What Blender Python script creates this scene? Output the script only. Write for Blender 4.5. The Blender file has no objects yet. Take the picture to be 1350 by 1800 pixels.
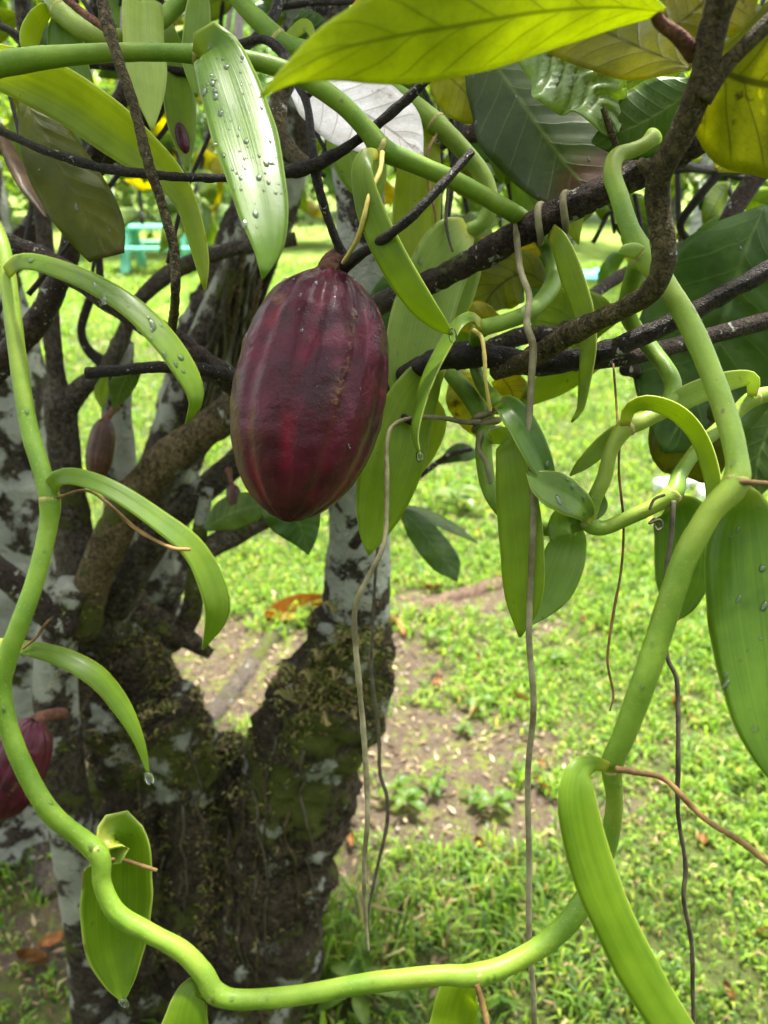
import bpy, math, random
import numpy as np
from mathutils import Vector, Matrix, noise
random.seed(7); rng = np.random.default_rng(11)
S = bpy.context.scene
COL = S.collection
R = math.radians

# ------------------------------------------------------------------ camera, sky, sun, exposure
F = 1350.0; PITCH = R(24); CAMZ = 1.5                 # focal length in photo pixels, tilt, eye height
cam = bpy.data.cameras.new('camera'); cam_o = bpy.data.objects.new('camera', cam); COL.objects.link(cam_o)
cam_o.location = (0, 0, CAMZ); cam_o.rotation_euler = (R(90) - PITCH, 0, 0)
cam.sensor_fit = 'VERTICAL'; cam.sensor_height = 24; cam.lens = 24 * F / 1800
cam.clip_start = 0.01; cam.clip_end = 600
cam.dof.use_dof = True; cam.dof.focus_distance = 0.46; cam.dof.aperture_fstop = 5.6
S.camera = cam_o

SUN_EL, SUN_AZ = R(72), R(25)                         # azimuth from +Y towards +X: high, beyond the tree, a little right
W = bpy.data.worlds.new('World'); S.world = W; W.use_nodes = True
nt = W.node_tree; bg = nt.nodes['Background']
sky = nt.nodes.new('ShaderNodeTexSky'); sky.sky_type = 'NISHITA'; sky.sun_disc = False
sky.sun_elevation = SUN_EL; sky.sun_rotation = SUN_AZ; sky.dust_density = 4.0; sky.air_density = 1.0
hs = nt.nodes.new('ShaderNodeHueSaturation'); hs.inputs['Saturation'].default_value = 0.15
nt.links.new(sky.outputs[0], hs.inputs['Color']); nt.links.new(hs.outputs[0], bg.inputs[0])
bg.inputs[1].default_value = 0.14
sl = bpy.data.lights.new('sun', 'SUN'); sun = bpy.data.objects.new('sun', sl); COL.objects.link(sun)
sl.energy = 4.5; sl.angle = R(4); sl.color = (1.0, 0.95, 0.85)
sd = Vector((math.sin(SUN_AZ) * math.cos(SUN_EL), math.cos(SUN_AZ) * math.cos(SUN_EL), math.sin(SUN_EL)))
sun.rotation_euler = sd.to_track_quat('Z', 'Y').to_euler(); sun.location = sd * 20
S.view_settings.view_transform = 'Standard'; S.view_settings.look = 'None'
S.view_settings.exposure = 2.45; S.view_settings.gamma = 1.0
S.render.engine = 'CYCLES'
S.cycles.max_bounces = 7; S.cycles.diffuse_bounces = 3; S.cycles.glossy_bounces = 3; S.cycles.transmission_bounces = 5; S.cycles.transparent_max_bounces = 12
S.cycles.caustics_reflective = False; S.cycles.caustics_refractive = False

# ------------------------------------------------------------------ pixel helpers
FW = Vector((0, math.cos(PITCH), -math.sin(PITCH))); UP = Vector((0, math.sin(PITCH), math.cos(PITCH))); RT = Vector((1, 0, 0))
CAM = Vector((0, 0, CAMZ))
def P(x, y, d): return CAM + d * (FW + (x - 675) / F * RT + (900 - y) / F * UP)
def dY(y, Y): return Y / (math.cos(PITCH) + (900 - y) / F * math.sin(PITCH))   # depth of a pixel row at ground distance Y
def G(x, y, z=0.0):                                    # point of the ground under a pixel
    r = FW + (x - 675) / F * RT + (900 - y) / F * UP
    return CAM + r * ((z - CAMZ) / r.z)

# ------------------------------------------------------------------ materials
class NT:
    def __init__(s, name):
        s.m = bpy.data.materials.new(name); s.m.use_nodes = True; s.t = s.m.node_tree
        for n in list(s.t.nodes): s.t.nodes.remove(n)
        s.out = s.t.nodes.new('ShaderNodeOutputMaterial')
    def n(s, ty, ins=None, **kw):
        o = s.t.nodes.new(ty)
        for k, v in kw.items(): setattr(o, k, v)
        for k, v in (ins or {}).items():
            if isinstance(v, bpy.types.NodeSocket): s.t.links.new(v, o.inputs[k])
            else: o.inputs[k].default_value = v
        return o
    def math(s, op, a, b=0.0, c=0.0):
        return s.n('ShaderNodeMath', {0: a, 1: b, 2: c}, operation=op).outputs[0]
    def ramp(s, f, stops, mode='LINEAR'):
        o = s.n('ShaderNodeValToRGB', {0: f}); cr = o.color_ramp; cr.interpolation = mode
        while len(cr.elements) < len(stops): cr.elements.new(0.5)
        for e, (p, c) in zip(cr.elements, stops): e.position = p; e.color = c if len(c) == 4 else (*c, 1)
        return o.outputs[0]
    def step(s, f, a, b): return s.n('ShaderNodeMapRange', {0: f, 1: a, 2: b, 3: 0.0, 4: 1.0}, interpolation_type='SMOOTHSTEP').outputs[0]
    def mix(s, f, a, b, blend='MIX'):
        o = s.n('ShaderNodeMix', data_type='RGBA', blend_type=blend)
        for sock, v in ((o.inputs[0], f), (o.inputs[6], a), (o.inputs[7], b)):
            if isinstance(v, bpy.types.NodeSocket): s.t.links.new(v, sock)
            else: sock.default_value = v if not isinstance(v, tuple) or len(v) == 4 else (*v, 1)
        return o.outputs[2]
    def noise(s, vec, scale, detail=4, rough=0.55, dist=0.0):
        return s.n('ShaderNodeTexNoise', {'Vector': vec, 'Scale': scale, 'Detail': detail, 'Roughness': rough, 'Distortion': dist}).outputs[0]
    def surf(s, sh): s.t.links.new(sh, s.out.inputs[0])
    def bump(s, h, strength=0.5, dist=0.01):
        return s.n('ShaderNodeBump', {'Height': h, 'Strength': strength, 'Distance': dist}).outputs[0]

def leafy(m, col, tcol, rough=0.35, trans=0.4, normal=None, coat=0.0, spec=0.15):
    ins = {'Base Color': col, 'Roughness': rough, 'Coat Weight': coat, 'Coat Roughness': 0.15, 'Specular IOR Level': spec}
    if normal is not None: ins['Normal'] = normal
    ins['Coat Roughness'] = 0.28; ins['Coat Weight'] = 0.10 + coat
    p = m.n('ShaderNodeBsdfPrincipled', ins).outputs[0]
    t = m.n('ShaderNodeBsdfTranslucent', {'Color': tcol}).outputs[0]
    return m.n('ShaderNodeMixShader', {0: trans, 1: p, 2: t}).outputs[0]

def vary(m, col, amt=0.12):
    r = m.n('ShaderNodeObjectInfo').outputs['Random']
    v = m.math('MULTIPLY_ADD', r, amt * 2, 1 - amt)
    h = m.math('MULTIPLY_ADD', r, -0.03, 0.513)
    return m.n('ShaderNodeHueSaturation', {'Hue': h, 'Value': v, 'Color': col}).outputs[0]

def mat_vanilla(name, c0, c1, tc, trans=0.42, rough=0.36, waxy=0.12):
    m = NT(name); uv = m.n('ShaderNodeUVMap').outputs[0]
    sx = m.n('ShaderNodeSeparateXYZ', {0: uv})
    st = m.n('ShaderNodeMapping', {'Vector': uv, 'Scale': (34, 1.3, 1)}).outputs[0]
    n1 = m.noise(st, 1.0, 3); obj = m.n('ShaderNodeTexCoord').outputs['Object']
    n2 = m.noise(obj, 55, 3); n3 = m.noise(obj, 420, 2)
    f = m.math('ADD', m.math('MULTIPLY', n1, 0.55), m.math('MULTIPLY', n2, 0.45))
    col = m.mix(m.step(f, 0.34, 0.66), c0, c1)
    a = m.math('ABSOLUTE', m.math('MULTIPLY_ADD', sx.outputs[0], 2.0, -1.0))
    col = m.mix(m.math('MULTIPLY', m.step(a, 0.93, 1.0), 0.6), col, (0.42, 0.5, 0.10))
    col = m.mix(m.math('MULTIPLY', m.math('SUBTRACT', 1.0, m.step(sx.outputs[1], 0.0, 0.10)), 0.7), col, (0.45, 0.44, 0.06))
    rim = m.math('MULTIPLY', m.step(a, 0.90, 0.99), m.step(m.noise(obj, 60, 3), 0.60, 0.66)); col = m.mix(m.math('MULTIPLY', rim, 0.8), col, (0.12, 0.07, 0.02))
    yel = m.math('MULTIPLY', m.step(m.noise(obj, 18, 3), 0.55, 0.75), 0.22); col = m.mix(yel, col, (0.21, 0.22, 0.02))
    sp = m.step(m.noise(obj, 150, 3), 0.70, 0.74)                       # little blemishes
    col = m.mix(m.math('MULTIPLY', sp, 0.5), col, (0.10, 0.09, 0.02)); col = vary(m, col)
    tcol = m.mix(m.math('MULTIPLY', sp, 0.6), m.mix(m.step(f, 0.34, 0.66), tuple(x * 0.8 for x in tc), tc), (0.12, 0.12, 0.01)); tcol = vary(m, tcol)
    h = m.math('ADD', m.math('MULTIPLY', n1, 0.7), m.math('MULTIPLY', n3, 0.25))
    rg = m.math('MULTIPLY_ADD', n2, 0.25, rough - 0.1)
    m.surf(leafy(m, col, tcol, rg, trans, m.bump(h, 0.28, 0.0012), waxy)); return m.m

def mat_cacao(name, c0, c1, vein, tc, trans=0.4, rough=0.35, spots=None, brown_tip=0.0, nv=9.0, coat=0.0, tvein=0.45):
    m = NT(name); uv = m.n('ShaderNodeUVMap').outputs[0]; obj = m.n('ShaderNodeTexCoord').outputs['Object']
    sx = m.n('ShaderNodeSeparateXYZ', {0: uv}); u, v = sx.outputs[0], sx.outputs[1]
    a = m.math('ABSOLUTE', m.math('MULTIPLY_ADD', u, 2.0, -1.0))
    side = m.math('GREATER_THAN', u, 0.5)
    wob = m.math('MULTIPLY', m.noise(obj, 22, 2), 0.7)
    q = m.math('ADD', m.math('MULTIPLY', v, nv), m.math('MULTIPLY', m.math('POWER', a, 0.8), -1.5))
    q = m.math('ADD', m.math('ADD', q, wob), m.math('MULTIPLY', side, 0.4))
    tri = m.math('ABSOLUTE', m.math('SUBTRACT', m.math('FRACT', q), 0.5))  # 0 on a lateral vein
    lat = m.math('SUBTRACT', 1.0, m.step(tri, 0.015, 0.06))
    mid = m.math('SUBTRACT', 1.0, m.step(a, 0.02, 0.06))
    lat = m.math('MULTIPLY', lat, m.math('SUBTRACT', 1.0, m.step(a, 0.75, 1.0)))
    net = m.n('ShaderNodeTexVoronoi', {'Vector': obj, 'Scale': 260}, feature='DISTANCE_TO_EDGE').outputs[0]
    netl = m.math('MULTIPLY', m.math('SUBTRACT', 1.0, m.step(net, 0.0, 0.08)), 0.28)
    vn = m.math('MAXIMUM', m.math('MAXIMUM', m.math('MULTIPLY', lat, 0.75), mid), netl)
    n1 = m.noise(obj, 28, 4)
    base = m.mix(m.step(n1, 0.35, 0.65), c0, c1)
    tb = m.mix(m.step(n1, 0.35, 0.65), tuple(x * 0.7 for x in tc), tc)
    if spots:
        sp = m.step(m.noise(obj, 36, 4, 0.7), 0.6, 0.68); base = m.mix(sp, base, spots); tb = m.mix(sp, tb, spots)
    if brown_tip:
        bt = m.step(m.math('ADD', v, m.math('MULTIPLY', n1, 0.25)), 1.16 - brown_tip, 1.2 - brown_tip * 0.6)
        base = m.mix(bt, base, (0.075, 0.03, 0.014)); tb = m.mix(bt, tb, (0.1, 0.04, 0.01))
    col = vary(m, m.mix(m.math('MULTIPLY', vn, 0.7), base, vein))
    tcol = vary(m, m.mix(m.math('MULTIPLY', vn, tvein), tb, tuple(x * 0.25 for x in tc)))
    pk = m.math('POWER', m.math('MULTIPLY', tri, 2.0), 0.5)
    h = m.math('ADD', m.math('MULTIPLY', pk, 0.8), m.math('MULTIPLY', m.noise(obj, 90, 3), 0.5))
    m.surf(leafy(m, col, tcol, m.math('MULTIPLY_ADD', n1, 0.3, rough - 0.15), trans, m.bump(h, 0.4, 0.0016), coat)); return m.m

def mat_bark(name, dark, mid, lichen=0.0, moss=0.0, scale=1.0, rough=0.75, lcol=(0.44, 0.455, 0.38), spec=0.12, stretch=1.0, fine=1.0):
    m = NT(name); obj = m.n('ShaderNodeTexCoord').outputs['Object']
    st = m.n('ShaderNodeMapping', {'Vector': obj, 'Scale': (1, 1, stretch)}).outputs[0]
    n1 = m.noise(st, 110 * scale * fine, 8, 0.72); n2 = m.noise(obj, 20 * scale, 5, 0.6, 0.6); n3 = m.noise(obj, 420 * scale * fine, 3)
    ck = m.n('ShaderNodeTexVoronoi', {'Vector': m.n('ShaderNodeMixRGB', {0: 0.05 / scale, 1: st, 2: m.n('ShaderNodeTexNoise', {'Vector': obj, 'Scale': 60 * scale * fine}).outputs[1]}).outputs[0], 'Scale': 75 * scale * fine}, feature='DISTANCE_TO_EDGE').outputs[0]
    ck = m.step(ck, 0.0, 0.12)
    col = m.mix(m.step(m.math('ADD', m.math('MULTIPLY', n1, 0.7), m.math('MULTIPLY', n2, 0.3)), 0.40, 0.60), dark, mid)
    col = m.mix(m.math('MULTIPLY', m.math('SUBTRACT', 1.0, ck), 0.6), col, tuple(x * 0.4 for x in dark))
    col = m.mix(m.math('MULTIPLY', m.step(m.noise(obj, 5.5 * scale, 3), 0.45, 0.6), 0.45), col, tuple(x * 0.45 for x in mid))
    h = m.math('ADD', m.math('ADD', m.math('MULTIPLY', n1, 1.0), m.math('MULTIPLY', ck, 0.35)), m.math('MULTIPLY', n3, 0.25))
    if moss:
        mo = m.step(m.math('ADD', m.noise(obj, 9 * scale, 4, 0.7), m.math('MULTIPLY', m.noise(obj, 120 * scale, 3), 0.18)), 0.72 - moss * 0.3, 0.8 - moss * 0.3)
        col = m.mix(mo, col, m.mix(n3, (0.03, 0.04, 0.008), (0.15, 0.17, 0.035))); h = m.math('ADD', h, m.math('MULTIPLY', m.math('MULTIPLY', mo, n3), 0.9))
    if lichen:
        vo = m.n('ShaderNodeTexVoronoi', {'Vector': m.n('ShaderNodeMixRGB', {0: 0.06, 1: obj, 2: m.n('ShaderNodeTexNoise', {'Vector': obj, 'Scale': 40 * scale}).outputs[1]}).outputs[0], 'Scale': 20 * scale, 'Randomness': 1.0}).outputs['Distance']
        l1 = m.math('ADD', m.noise(obj, 11 * scale, 6, 0.68, 0.4), m.math('MULTIPLY', m.math('SUBTRACT', 0.45, vo), 0.45))
        l1 = m.math('ADD', l1, m.math('MULTIPLY', m.math('SUBTRACT', n3, 0.5), 0.25))
        li = m.step(l1, 0.86 - lichen * 0.42, 0.91 - lichen * 0.42)
        lc = m.mix(m.noise(obj, 30 * scale, 4), tuple(x * 0.55 for x in lcol), tuple(min(1, x * 1.25) for x in lcol))
        lc = m.mix(m.math('MULTIPLY', m.step(n1, 0.56, 0.7), 0.6), lc, tuple(x * 0.35 for x in lcol))
        col = m.mix(m.math('MULTIPLY', li, 0.92), col, lc); h = m.math('ADD', h, m.math('MULTIPLY', li, 0.25))
    p = m.n('ShaderNodeBsdfPrincipled', {'Base Color': col, 'Roughness': m.math('MULTIPLY_ADD', n1, 0.35, rough - 0.2), 'Specular IOR Level': spec, 'Normal': m.bump(h, 1.0, 0.012 / (scale * fine))})
    m.surf(p.outputs[0]); return m.m

def mat_stem():
    m = NT('vine_stem'); obj = m.n('ShaderNodeTexCoord').outputs['Object']
    n1 = m.noise(obj, 30, 4); n2 = m.noise(obj, 500, 2)
    col = m.mix(m.step(n1, 0.3, 0.7), (0.068, 0.135, 0.008), (0.145, 0.228, 0.022))
    col = m.mix(m.math('MULTIPLY', m.step(m.noise(obj, 9, 3), 0.5, 0.65), 0.45), col, (0.20, 0.22, 0.03))
    fl = m.step(m.noise(obj, 900, 2), 0.62, 0.70); col = m.mix(m.math('MULTIPLY', fl, 0.35), col, (0.25, 0.33, 0.08))
    sc = m.step(m.noise(obj, 75, 4, 0.65), 0.70, 0.73); col = m.mix(m.math('MULTIPLY', sc, 0.8), col, (0.10, 0.075, 0.03))
    p = m.n('ShaderNodeBsdfPrincipled', {'Base Color': col, 'Roughness': 0.5, 'Specular IOR Level': 0.2, 'Subsurface Weight': 0.25, 'Subsurface Scale': 0.01, 'Subsurface Radius': (0.4, 0.8, 0.1),
        'Coat Weight': 0.05, 'Coat Roughness': 0.25, 'Normal': m.bump(m.math('ADD', n2, m.math('MULTIPLY', m.noise(obj, 60, 2), 2.0)), 0.18, 0.001)})
    m.surf(p.outputs[0]); return m.m

def mat_pod(name, c0, c1, c2, scab=0.5):
    m = NT(name); uv = m.n('ShaderNodeUVMap').outputs[0]; obj = m.n('ShaderNodeTexCoord').outputs['Object']
    sx = m.n('ShaderNodeSeparateXYZ', {0: uv})
    n1 = m.noise(obj, 45, 5, 0.6); n2 = m.noise(obj, 160, 4, 0.7); n3 = m.noise(obj, 12, 3)
    col = m.mix(m.step(n1, 0.3, 0.7), c0, c1)
    gr = m.n('ShaderNodeAttribute', attribute_name='groove').outputs['Fac']
    col = m.mix(m.math('MULTIPLY', m.math('MULTIPLY', gr, m.step(n3, 0.52, 0.66)), 0.5), col, c2)
    fl = m.step(m.noise(obj, 700, 2), 0.66, 0.72); col = m.mix(m.math('MULTIPLY', fl, 0.25), col, (0.2, 0.06, 0.04))
    st = m.n('ShaderNodeMapping', {'Vector': obj, 'Scale': (1, 1, 0.35)}).outputs[0]
    sc = m.step(m.math('ADD', m.math('MULTIPLY', m.noise(st, 38, 6, 0.75), 0.6), m.math('MULTIPLY', n2, 0.4)), 0.665 - scab * 0.06, 0.70 - scab * 0.06)
    ed = m.n('ShaderNodeAttribute', attribute_name='scar').outputs['Fac']
    sc = m.math('MAXIMUM', m.math('MULTIPLY', sc, 0.3), m.math('MULTIPLY', ed, m.step(n2, 0.47, 0.56)))
    col = m.mix(m.math('MULTIPLY', sc, 0.5), col, (0.16, 0.085, 0.045))
    h = m.math('ADD', m.math('MULTIPLY', n2, 0.5), m.math('ADD', m.math('MULTIPLY', n1, 1.0), m.math('MULTIPLY', sc, 0.4)))
    rg = m.math('ADD', m.math('MULTIPLY_ADD', n1, 0.3, 0.4), m.math('MULTIPLY', sc, 0.3))
    p = m.n('ShaderNodeBsdfPrincipled', {'Base Color': col, 'Roughness': rg, 'Specular IOR Level': 0.12, 'Coat Weight': 0.32, 'Coat IOR': 1.42, 'Coat Roughness': 0.06,
        'Subsurface Weight': 0.08, 'Subsurface Scale': 0.004, 'Normal': m.bump(h, 0.55, 0.003), 'Coat Normal': m.bump(m.math('ADD', n1, m.math('MULTIPLY', n2, 0.4)), 0.45, 0.003)})
    m.surf(p.outputs[0]); return m.m

def mat_simple(name, c0, c1, scale=60, rough=0.6, bump=0.3, bd=0.003, trans=0.0, tc=None, spec=0.12):
    m = NT(name); obj = m.n('ShaderNodeTexCoord').outputs['Object']; n1 = m.noise(obj, scale, 5, 0.6)
    col = m.mix(m.step(n1, 0.3, 0.7), c0, c1); nm = m.bump(n1, bump, bd)
    if trans: m.surf(leafy(m, vary(m, col, 0.25), tc, rough, trans, nm, 0, spec))
    else: m.surf(m.n('ShaderNodeBsdfPrincipled', {'Base Color': col, 'Roughness': rough, 'Normal': nm, 'Specular IOR Level': spec}).outputs[0])
    return m.m

def mat_vcol(name, trans=0.35, rough=0.45, tmul=(1.6, 1.7, 0.7), coat=0.0):
    m = NT(name); c = m.n('ShaderNodeAttribute', attribute_name='col').outputs['Color']
    t = m.mix(1.0, c, tmul, 'MULTIPLY')
    m.surf(leafy(m, c, t, rough, trans, None, coat)); return m.m

def mat_water():
    m = NT('water_drop')
    fr = m.n('ShaderNodeFresnel', {'IOR': 1.33}).outputs[0]
    m.surf(m.n('ShaderNodeMixShader', {0: m.math('MULTIPLY_ADD', fr, 1.0, 0.03), 1: m.n('ShaderNodeBsdfTransparent', {'Color': (0.93, 0.96, 0.92, 1)}).outputs[0], 2: m.n('ShaderNodeBsdfGlossy', {'Roughness': 0.03}).outputs[0]}).outputs[0]); return m.m

M = dict(
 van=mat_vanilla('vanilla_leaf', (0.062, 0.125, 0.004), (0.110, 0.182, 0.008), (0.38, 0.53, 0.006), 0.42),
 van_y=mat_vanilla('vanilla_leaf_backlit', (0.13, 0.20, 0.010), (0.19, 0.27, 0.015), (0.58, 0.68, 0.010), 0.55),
 van_d=mat_vanilla('vanilla_leaf_glossy', (0.045, 0.105, 0.005), (0.080, 0.155, 0.009), (0.26, 0.44, 0.008), 0.36, 0.26, 0.3),
 van_p=mat_vanilla('vanilla_leaf_pale', (0.16, 0.25, 0.05), (0.24, 0.34, 0.08), (0.48, 0.62, 0.10), 0.45, 0.38, 0.15),
 stem=mat_stem(),
 cac=mat_cacao('cacao_leaf', (0.034, 0.072, 0.008), (0.060, 0.112, 0.011), (0.12, 0.18, 0.04), (0.13, 0.28, 0.012), 0.30, 0.40),
 cac_y=mat_cacao('cacao_leaf_lime', (0.10, 0.17, 0.012), (0.15, 0.22, 0.015), (0.06, 0.11, 0.01), (0.44, 0.56, 0.008), 0.55, 0.4, tvein=0.6),
 cac_m=mat_cacao('cacao_leaf_mid', (0.045, 0.095, 0.012), (0.075, 0.135, 0.016), (0.05, 0.09, 0.02), (0.36, 0.54, 0.015), 0.52, 0.4),
 cac_o=mat_cacao('cacao_leaf_olive', (0.05, 0.06, 0.006), (0.085, 0.085, 0.007), (0.03, 0.035, 0.004), (0.66, 0.64, 0.006), 0.72, 0.5, spots=(0.10, 0.075, 0.012), tvein=0.75),
 cac_s=mat_cacao('cacao_leaf_dark_olive', (0.030, 0.050, 0.007), (0.055, 0.078, 0.010), (0.12, 0.15, 0.035), (0.20, 0.27, 0.008), 0.32, 0.36, brown_tip=0.30, coat=0.1),  # dark olive green leaf, brown towards the tip
 cac_h=mat_cacao('cacao_leaf_yellowing', (0.045, 0.065, 0.005), (0.080, 0.090, 0.006), (0.12, 0.12, 0.02), (0.45, 0.44, 0.006), 0.55, 0.4, spots=(0.13, 0.10, 0.010), brown_tip=0.1),
 cac_g=mat_cacao('cacao_leaf_yellow', (0.22, 0.22, 0.012), (0.30, 0.28, 0.015), (0.14, 0.13, 0.01), (0.72, 0.66, 0.015), 0.55, 0.45, spots=(0.18, 0.12, 0.01)),
 silver=mat_cacao('dead_leaf_silver', (0.55, 0.52, 0.48), (0.78, 0.76, 0.74), (0.18, 0.14, 0.10), (0.5, 0.46, 0.4), 0.25, 0.30, spots=(0.26, 0.16, 0.09), coat=0.3),
 crump=mat_cacao('crumpled_leaf', (0.10, 0.19, 0.05), (0.19, 0.29, 0.09), (0.36, 0.40, 0.18), (0.5, 0.68, 0.06), 0.5, 0.25, spots=(0.2, 0.13, 0.03), coat=0.6),
 dry=mat_simple('dry_leaf', (0.10, 0.045, 0.015), (0.24, 0.12, 0.04), 70, 0.55, 0.4, 0.002, 0.15, (0.3, 0.14, 0.02, 1)),
 dryo=mat_simple('dull_orange_leaf', (0.10, 0.04, 0.012), (0.27, 0.11, 0.025), 80, 0.6, 0.4, 0.002, 0.15, (0.3, 0.12, 0.02, 1)),
 dryt=mat_simple('dry_olive_leaf', (0.025, 0.016, 0.006), (0.065, 0.042, 0.015), 90, 0.6, 0.4, 0.002, 0.15, (0.2, 0.12, 0.02, 1)),
 orange=mat_cacao('orange_dead_leaf', (0.32, 0.10, 0.015), (0.46, 0.17, 0.02), (0.14, 0.05, 0.012), (0.4, 0.15, 0.01), 0.2, 0.5, spots=(0.10, 0.05, 0.02)),
 twig=mat_bark('wet_dark_twig', (0.005, 0.004, 0.0035), (0.042, 0.031, 0.024), 0.40, 0.0, 3.2, 0.6, spec=0.2),
 branch=mat_bark('brown_branch', (0.008, 0.005, 0.004), (0.075, 0.050, 0.036), 0.56, 0.12, 2.6, 0.65, spec=0.15),
 tan=mat_bark('tan_branch', (0.025, 0.019, 0.009), (0.15, 0.12, 0.055), 0.42, 0.0, 2.4, 0.7),
 grey=mat_bark('grey_stem', (0.035, 0.028, 0.021), (0.15, 0.125, 0.095), 0.45, 0.2, 1.0, 0.8, fine=1.4),
 limb=mat_bark('yellowish_limb', (0.040, 0.028, 0.013), (0.20, 0.150, 0.075), 0.40, 0.3, 1.2, 0.8, fine=1.4),
 lich=mat_bark('lichen_bark', (0.020, 0.016, 0.012), (0.11, 0.088, 0.062), 1.0, 0.2, 0.85, 0.85, fine=1.7),
 pale=mat_bark('pale_bark', (0.030, 0.024, 0.018), (0.12, 0.10, 0.075), 1.10, 0.1, 0.95, 0.85, (0.54, 0.56, 0.50)),
 moss=mat_bark('mossy_bark', (0.012, 0.009, 0.006), (0.11, 0.085, 0.055), 0.62, 0.42, 0.8, 0.9, fine=1.7),
 stalk=mat_simple('pod_stalk', (0.05, 0.022, 0.014), (0.14, 0.065, 0.045), 180, 0.8, 1.0, 0.004),
 root=mat_simple('aerial_root', (0.075, 0.066, 0.032), (0.22, 0.20, 0.12), 42, 0.65, 0.8, 0.002),
 rooty=mat_simple('young_root', (0.38, 0.30, 0.07), (0.5, 0.42, 0.13), 60, 0.5, 0.2, 0.001),
 rooto=mat_simple('orange_root', (0.075, 0.042, 0.016), (0.23, 0.14, 0.055), 60, 0.6, 0.4, 0.001),
 rootd=mat_simple('dark_root', (0.03, 0.026, 0.018), (0.08, 0.07, 0.045), 90, 0.6, 0.4, 0.001),
 ring=mat_simple('node_ring', (0.15, 0.20, 0.03), (0.30, 0.25, 0.10), 150, 0.6, 0.5, 0.002),
 pod=mat_pod('maroon_pod', (0.018, 0.0011, 0.0045), (0.056, 0.0028, 0.013), (0.17, 0.002, 0.020)),
 podb=mat_pod('brown_pod', (0.022, 0.010, 0.006), (0.055, 0.022, 0.013), (0.06, 0.02, 0.012), 0.6),
 water=mat_water(), grass=mat_vcol('grass', 0.42, 0.42), fol=mat_vcol('foliage', 0.45, 0.4), mossf=mat_vcol('moss', 0.2, 0.8),
 mint=mat_simple('mint_paint', (0.10, 0.34, 0.23), (0.14, 0.42, 0.29), 12, 0.5, 0.1),
 blue=mat_simple('blue_plastic', (0.10, 0.42, 0.70), (0.14, 0.50, 0.80), 8, 0.35, 0.1),
 stone=mat_simple('pale_stone', (0.55, 0.54, 0.52), (0.75, 0.74, 0.72), 18, 0.8, 0.6, 0.01),
 wood=mat_bark('weathered_wood', (0.07, 0.045, 0.03), (0.24, 0.16, 0.11), 0.15, 0.0, 0.8, 0.85),
)

# ------------------------------------------------------------------ object helpers
def thing(name, label, cat, loc=(0, 0, 0), group=None):
    o = bpy.data.objects.new(name, None); COL.objects.link(o); o.location = loc; o.empty_display_size = 0.05
    o['label'] = label; o['category'] = cat
    if group: o['group'] = group
    return o
def child(o, parent):
    o.parent = parent
    base = parent
    while base.parent: base = base.parent
    o.matrix_parent_inverse = Matrix.Translation(-base.location) if parent is base else Matrix.Identity(4)
def mesh_obj(name, verts, faces, mat, parent=None, uvs=None, smooth=True, attrs=None):
    me = bpy.data.meshes.new(name); me.from_pydata([tuple(v) for v in verts], [], faces); me.materials.append(mat)
    if smooth: me.polygons.foreach_set('use_smooth', [True] * len(me.polygons))
    if uvs is not None:
        ul = me.uv_layers.new(name='UVMap'); li = np.empty(len(me.loops), dtype=np.int32); me.loops.foreach_get('vertex_index', li)
        ul.data.foreach_set('uv', np.asarray(uvs, dtype=np.float32)[li].ravel())
    for k, v in (attrs or {}).items():
        at = me.attributes.new(k, 'FLOAT', 'POINT'); at.data.foreach_set('value', np.asarray(v, dtype=np.float32))
    me.update(); o = bpy.data.objects.new(name, me); COL.objects.link(o)
    if parent: child(o, parent)
    return o
def tag(o, label, cat, group=None):
    o['label'] = label; o['category'] = cat
    if group: o['group'] = group
    return o

def crom(pts, n):                                       # Catmull-Rom over tuples, n samples, even in chord length
    A = np.array(pts, dtype=float); k = len(A)
    if k == 2: A = np.array([A[0], (A[0] + A[1]) / 2, A[1]]); k = 3
    seg = np.sqrt(((A[1:, :3] - A[:-1, :3]) ** 2).sum(1)) ** 0.5 + 1e-9
    t = np.concatenate([[0], np.cumsum(seg)])
    m = np.zeros_like(A)
    for i in range(k):
        a, b = max(i - 1, 0), min(i + 1, k - 1); m[i] = (A[b] - A[a]) / (t[b] - t[a])
    # resample evenly by length
    L = np.concatenate([[0], np.cumsum(np.sqrt(((A[1:, :3] - A[:-1, :3]) ** 2).sum(1)) + 1e-9)])
    T = np.interp(np.linspace(0, L[-1], n), L, t)
    out = []
    for x in T:
        i = min(max(int(np.searchsorted(t, x) - 1), 0), k - 2); h = t[i + 1] - t[i]; s = (x - t[i]) / h
        out.append((2*s**3 - 3*s**2 + 1) * A[i] + (s**3 - 2*s**2 + s) * h * m[i] + (-2*s**3 + 3*s**2) * A[i + 1] + (s**3 - s**2) * h * m[i + 1])
    return np.array(out)

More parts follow.
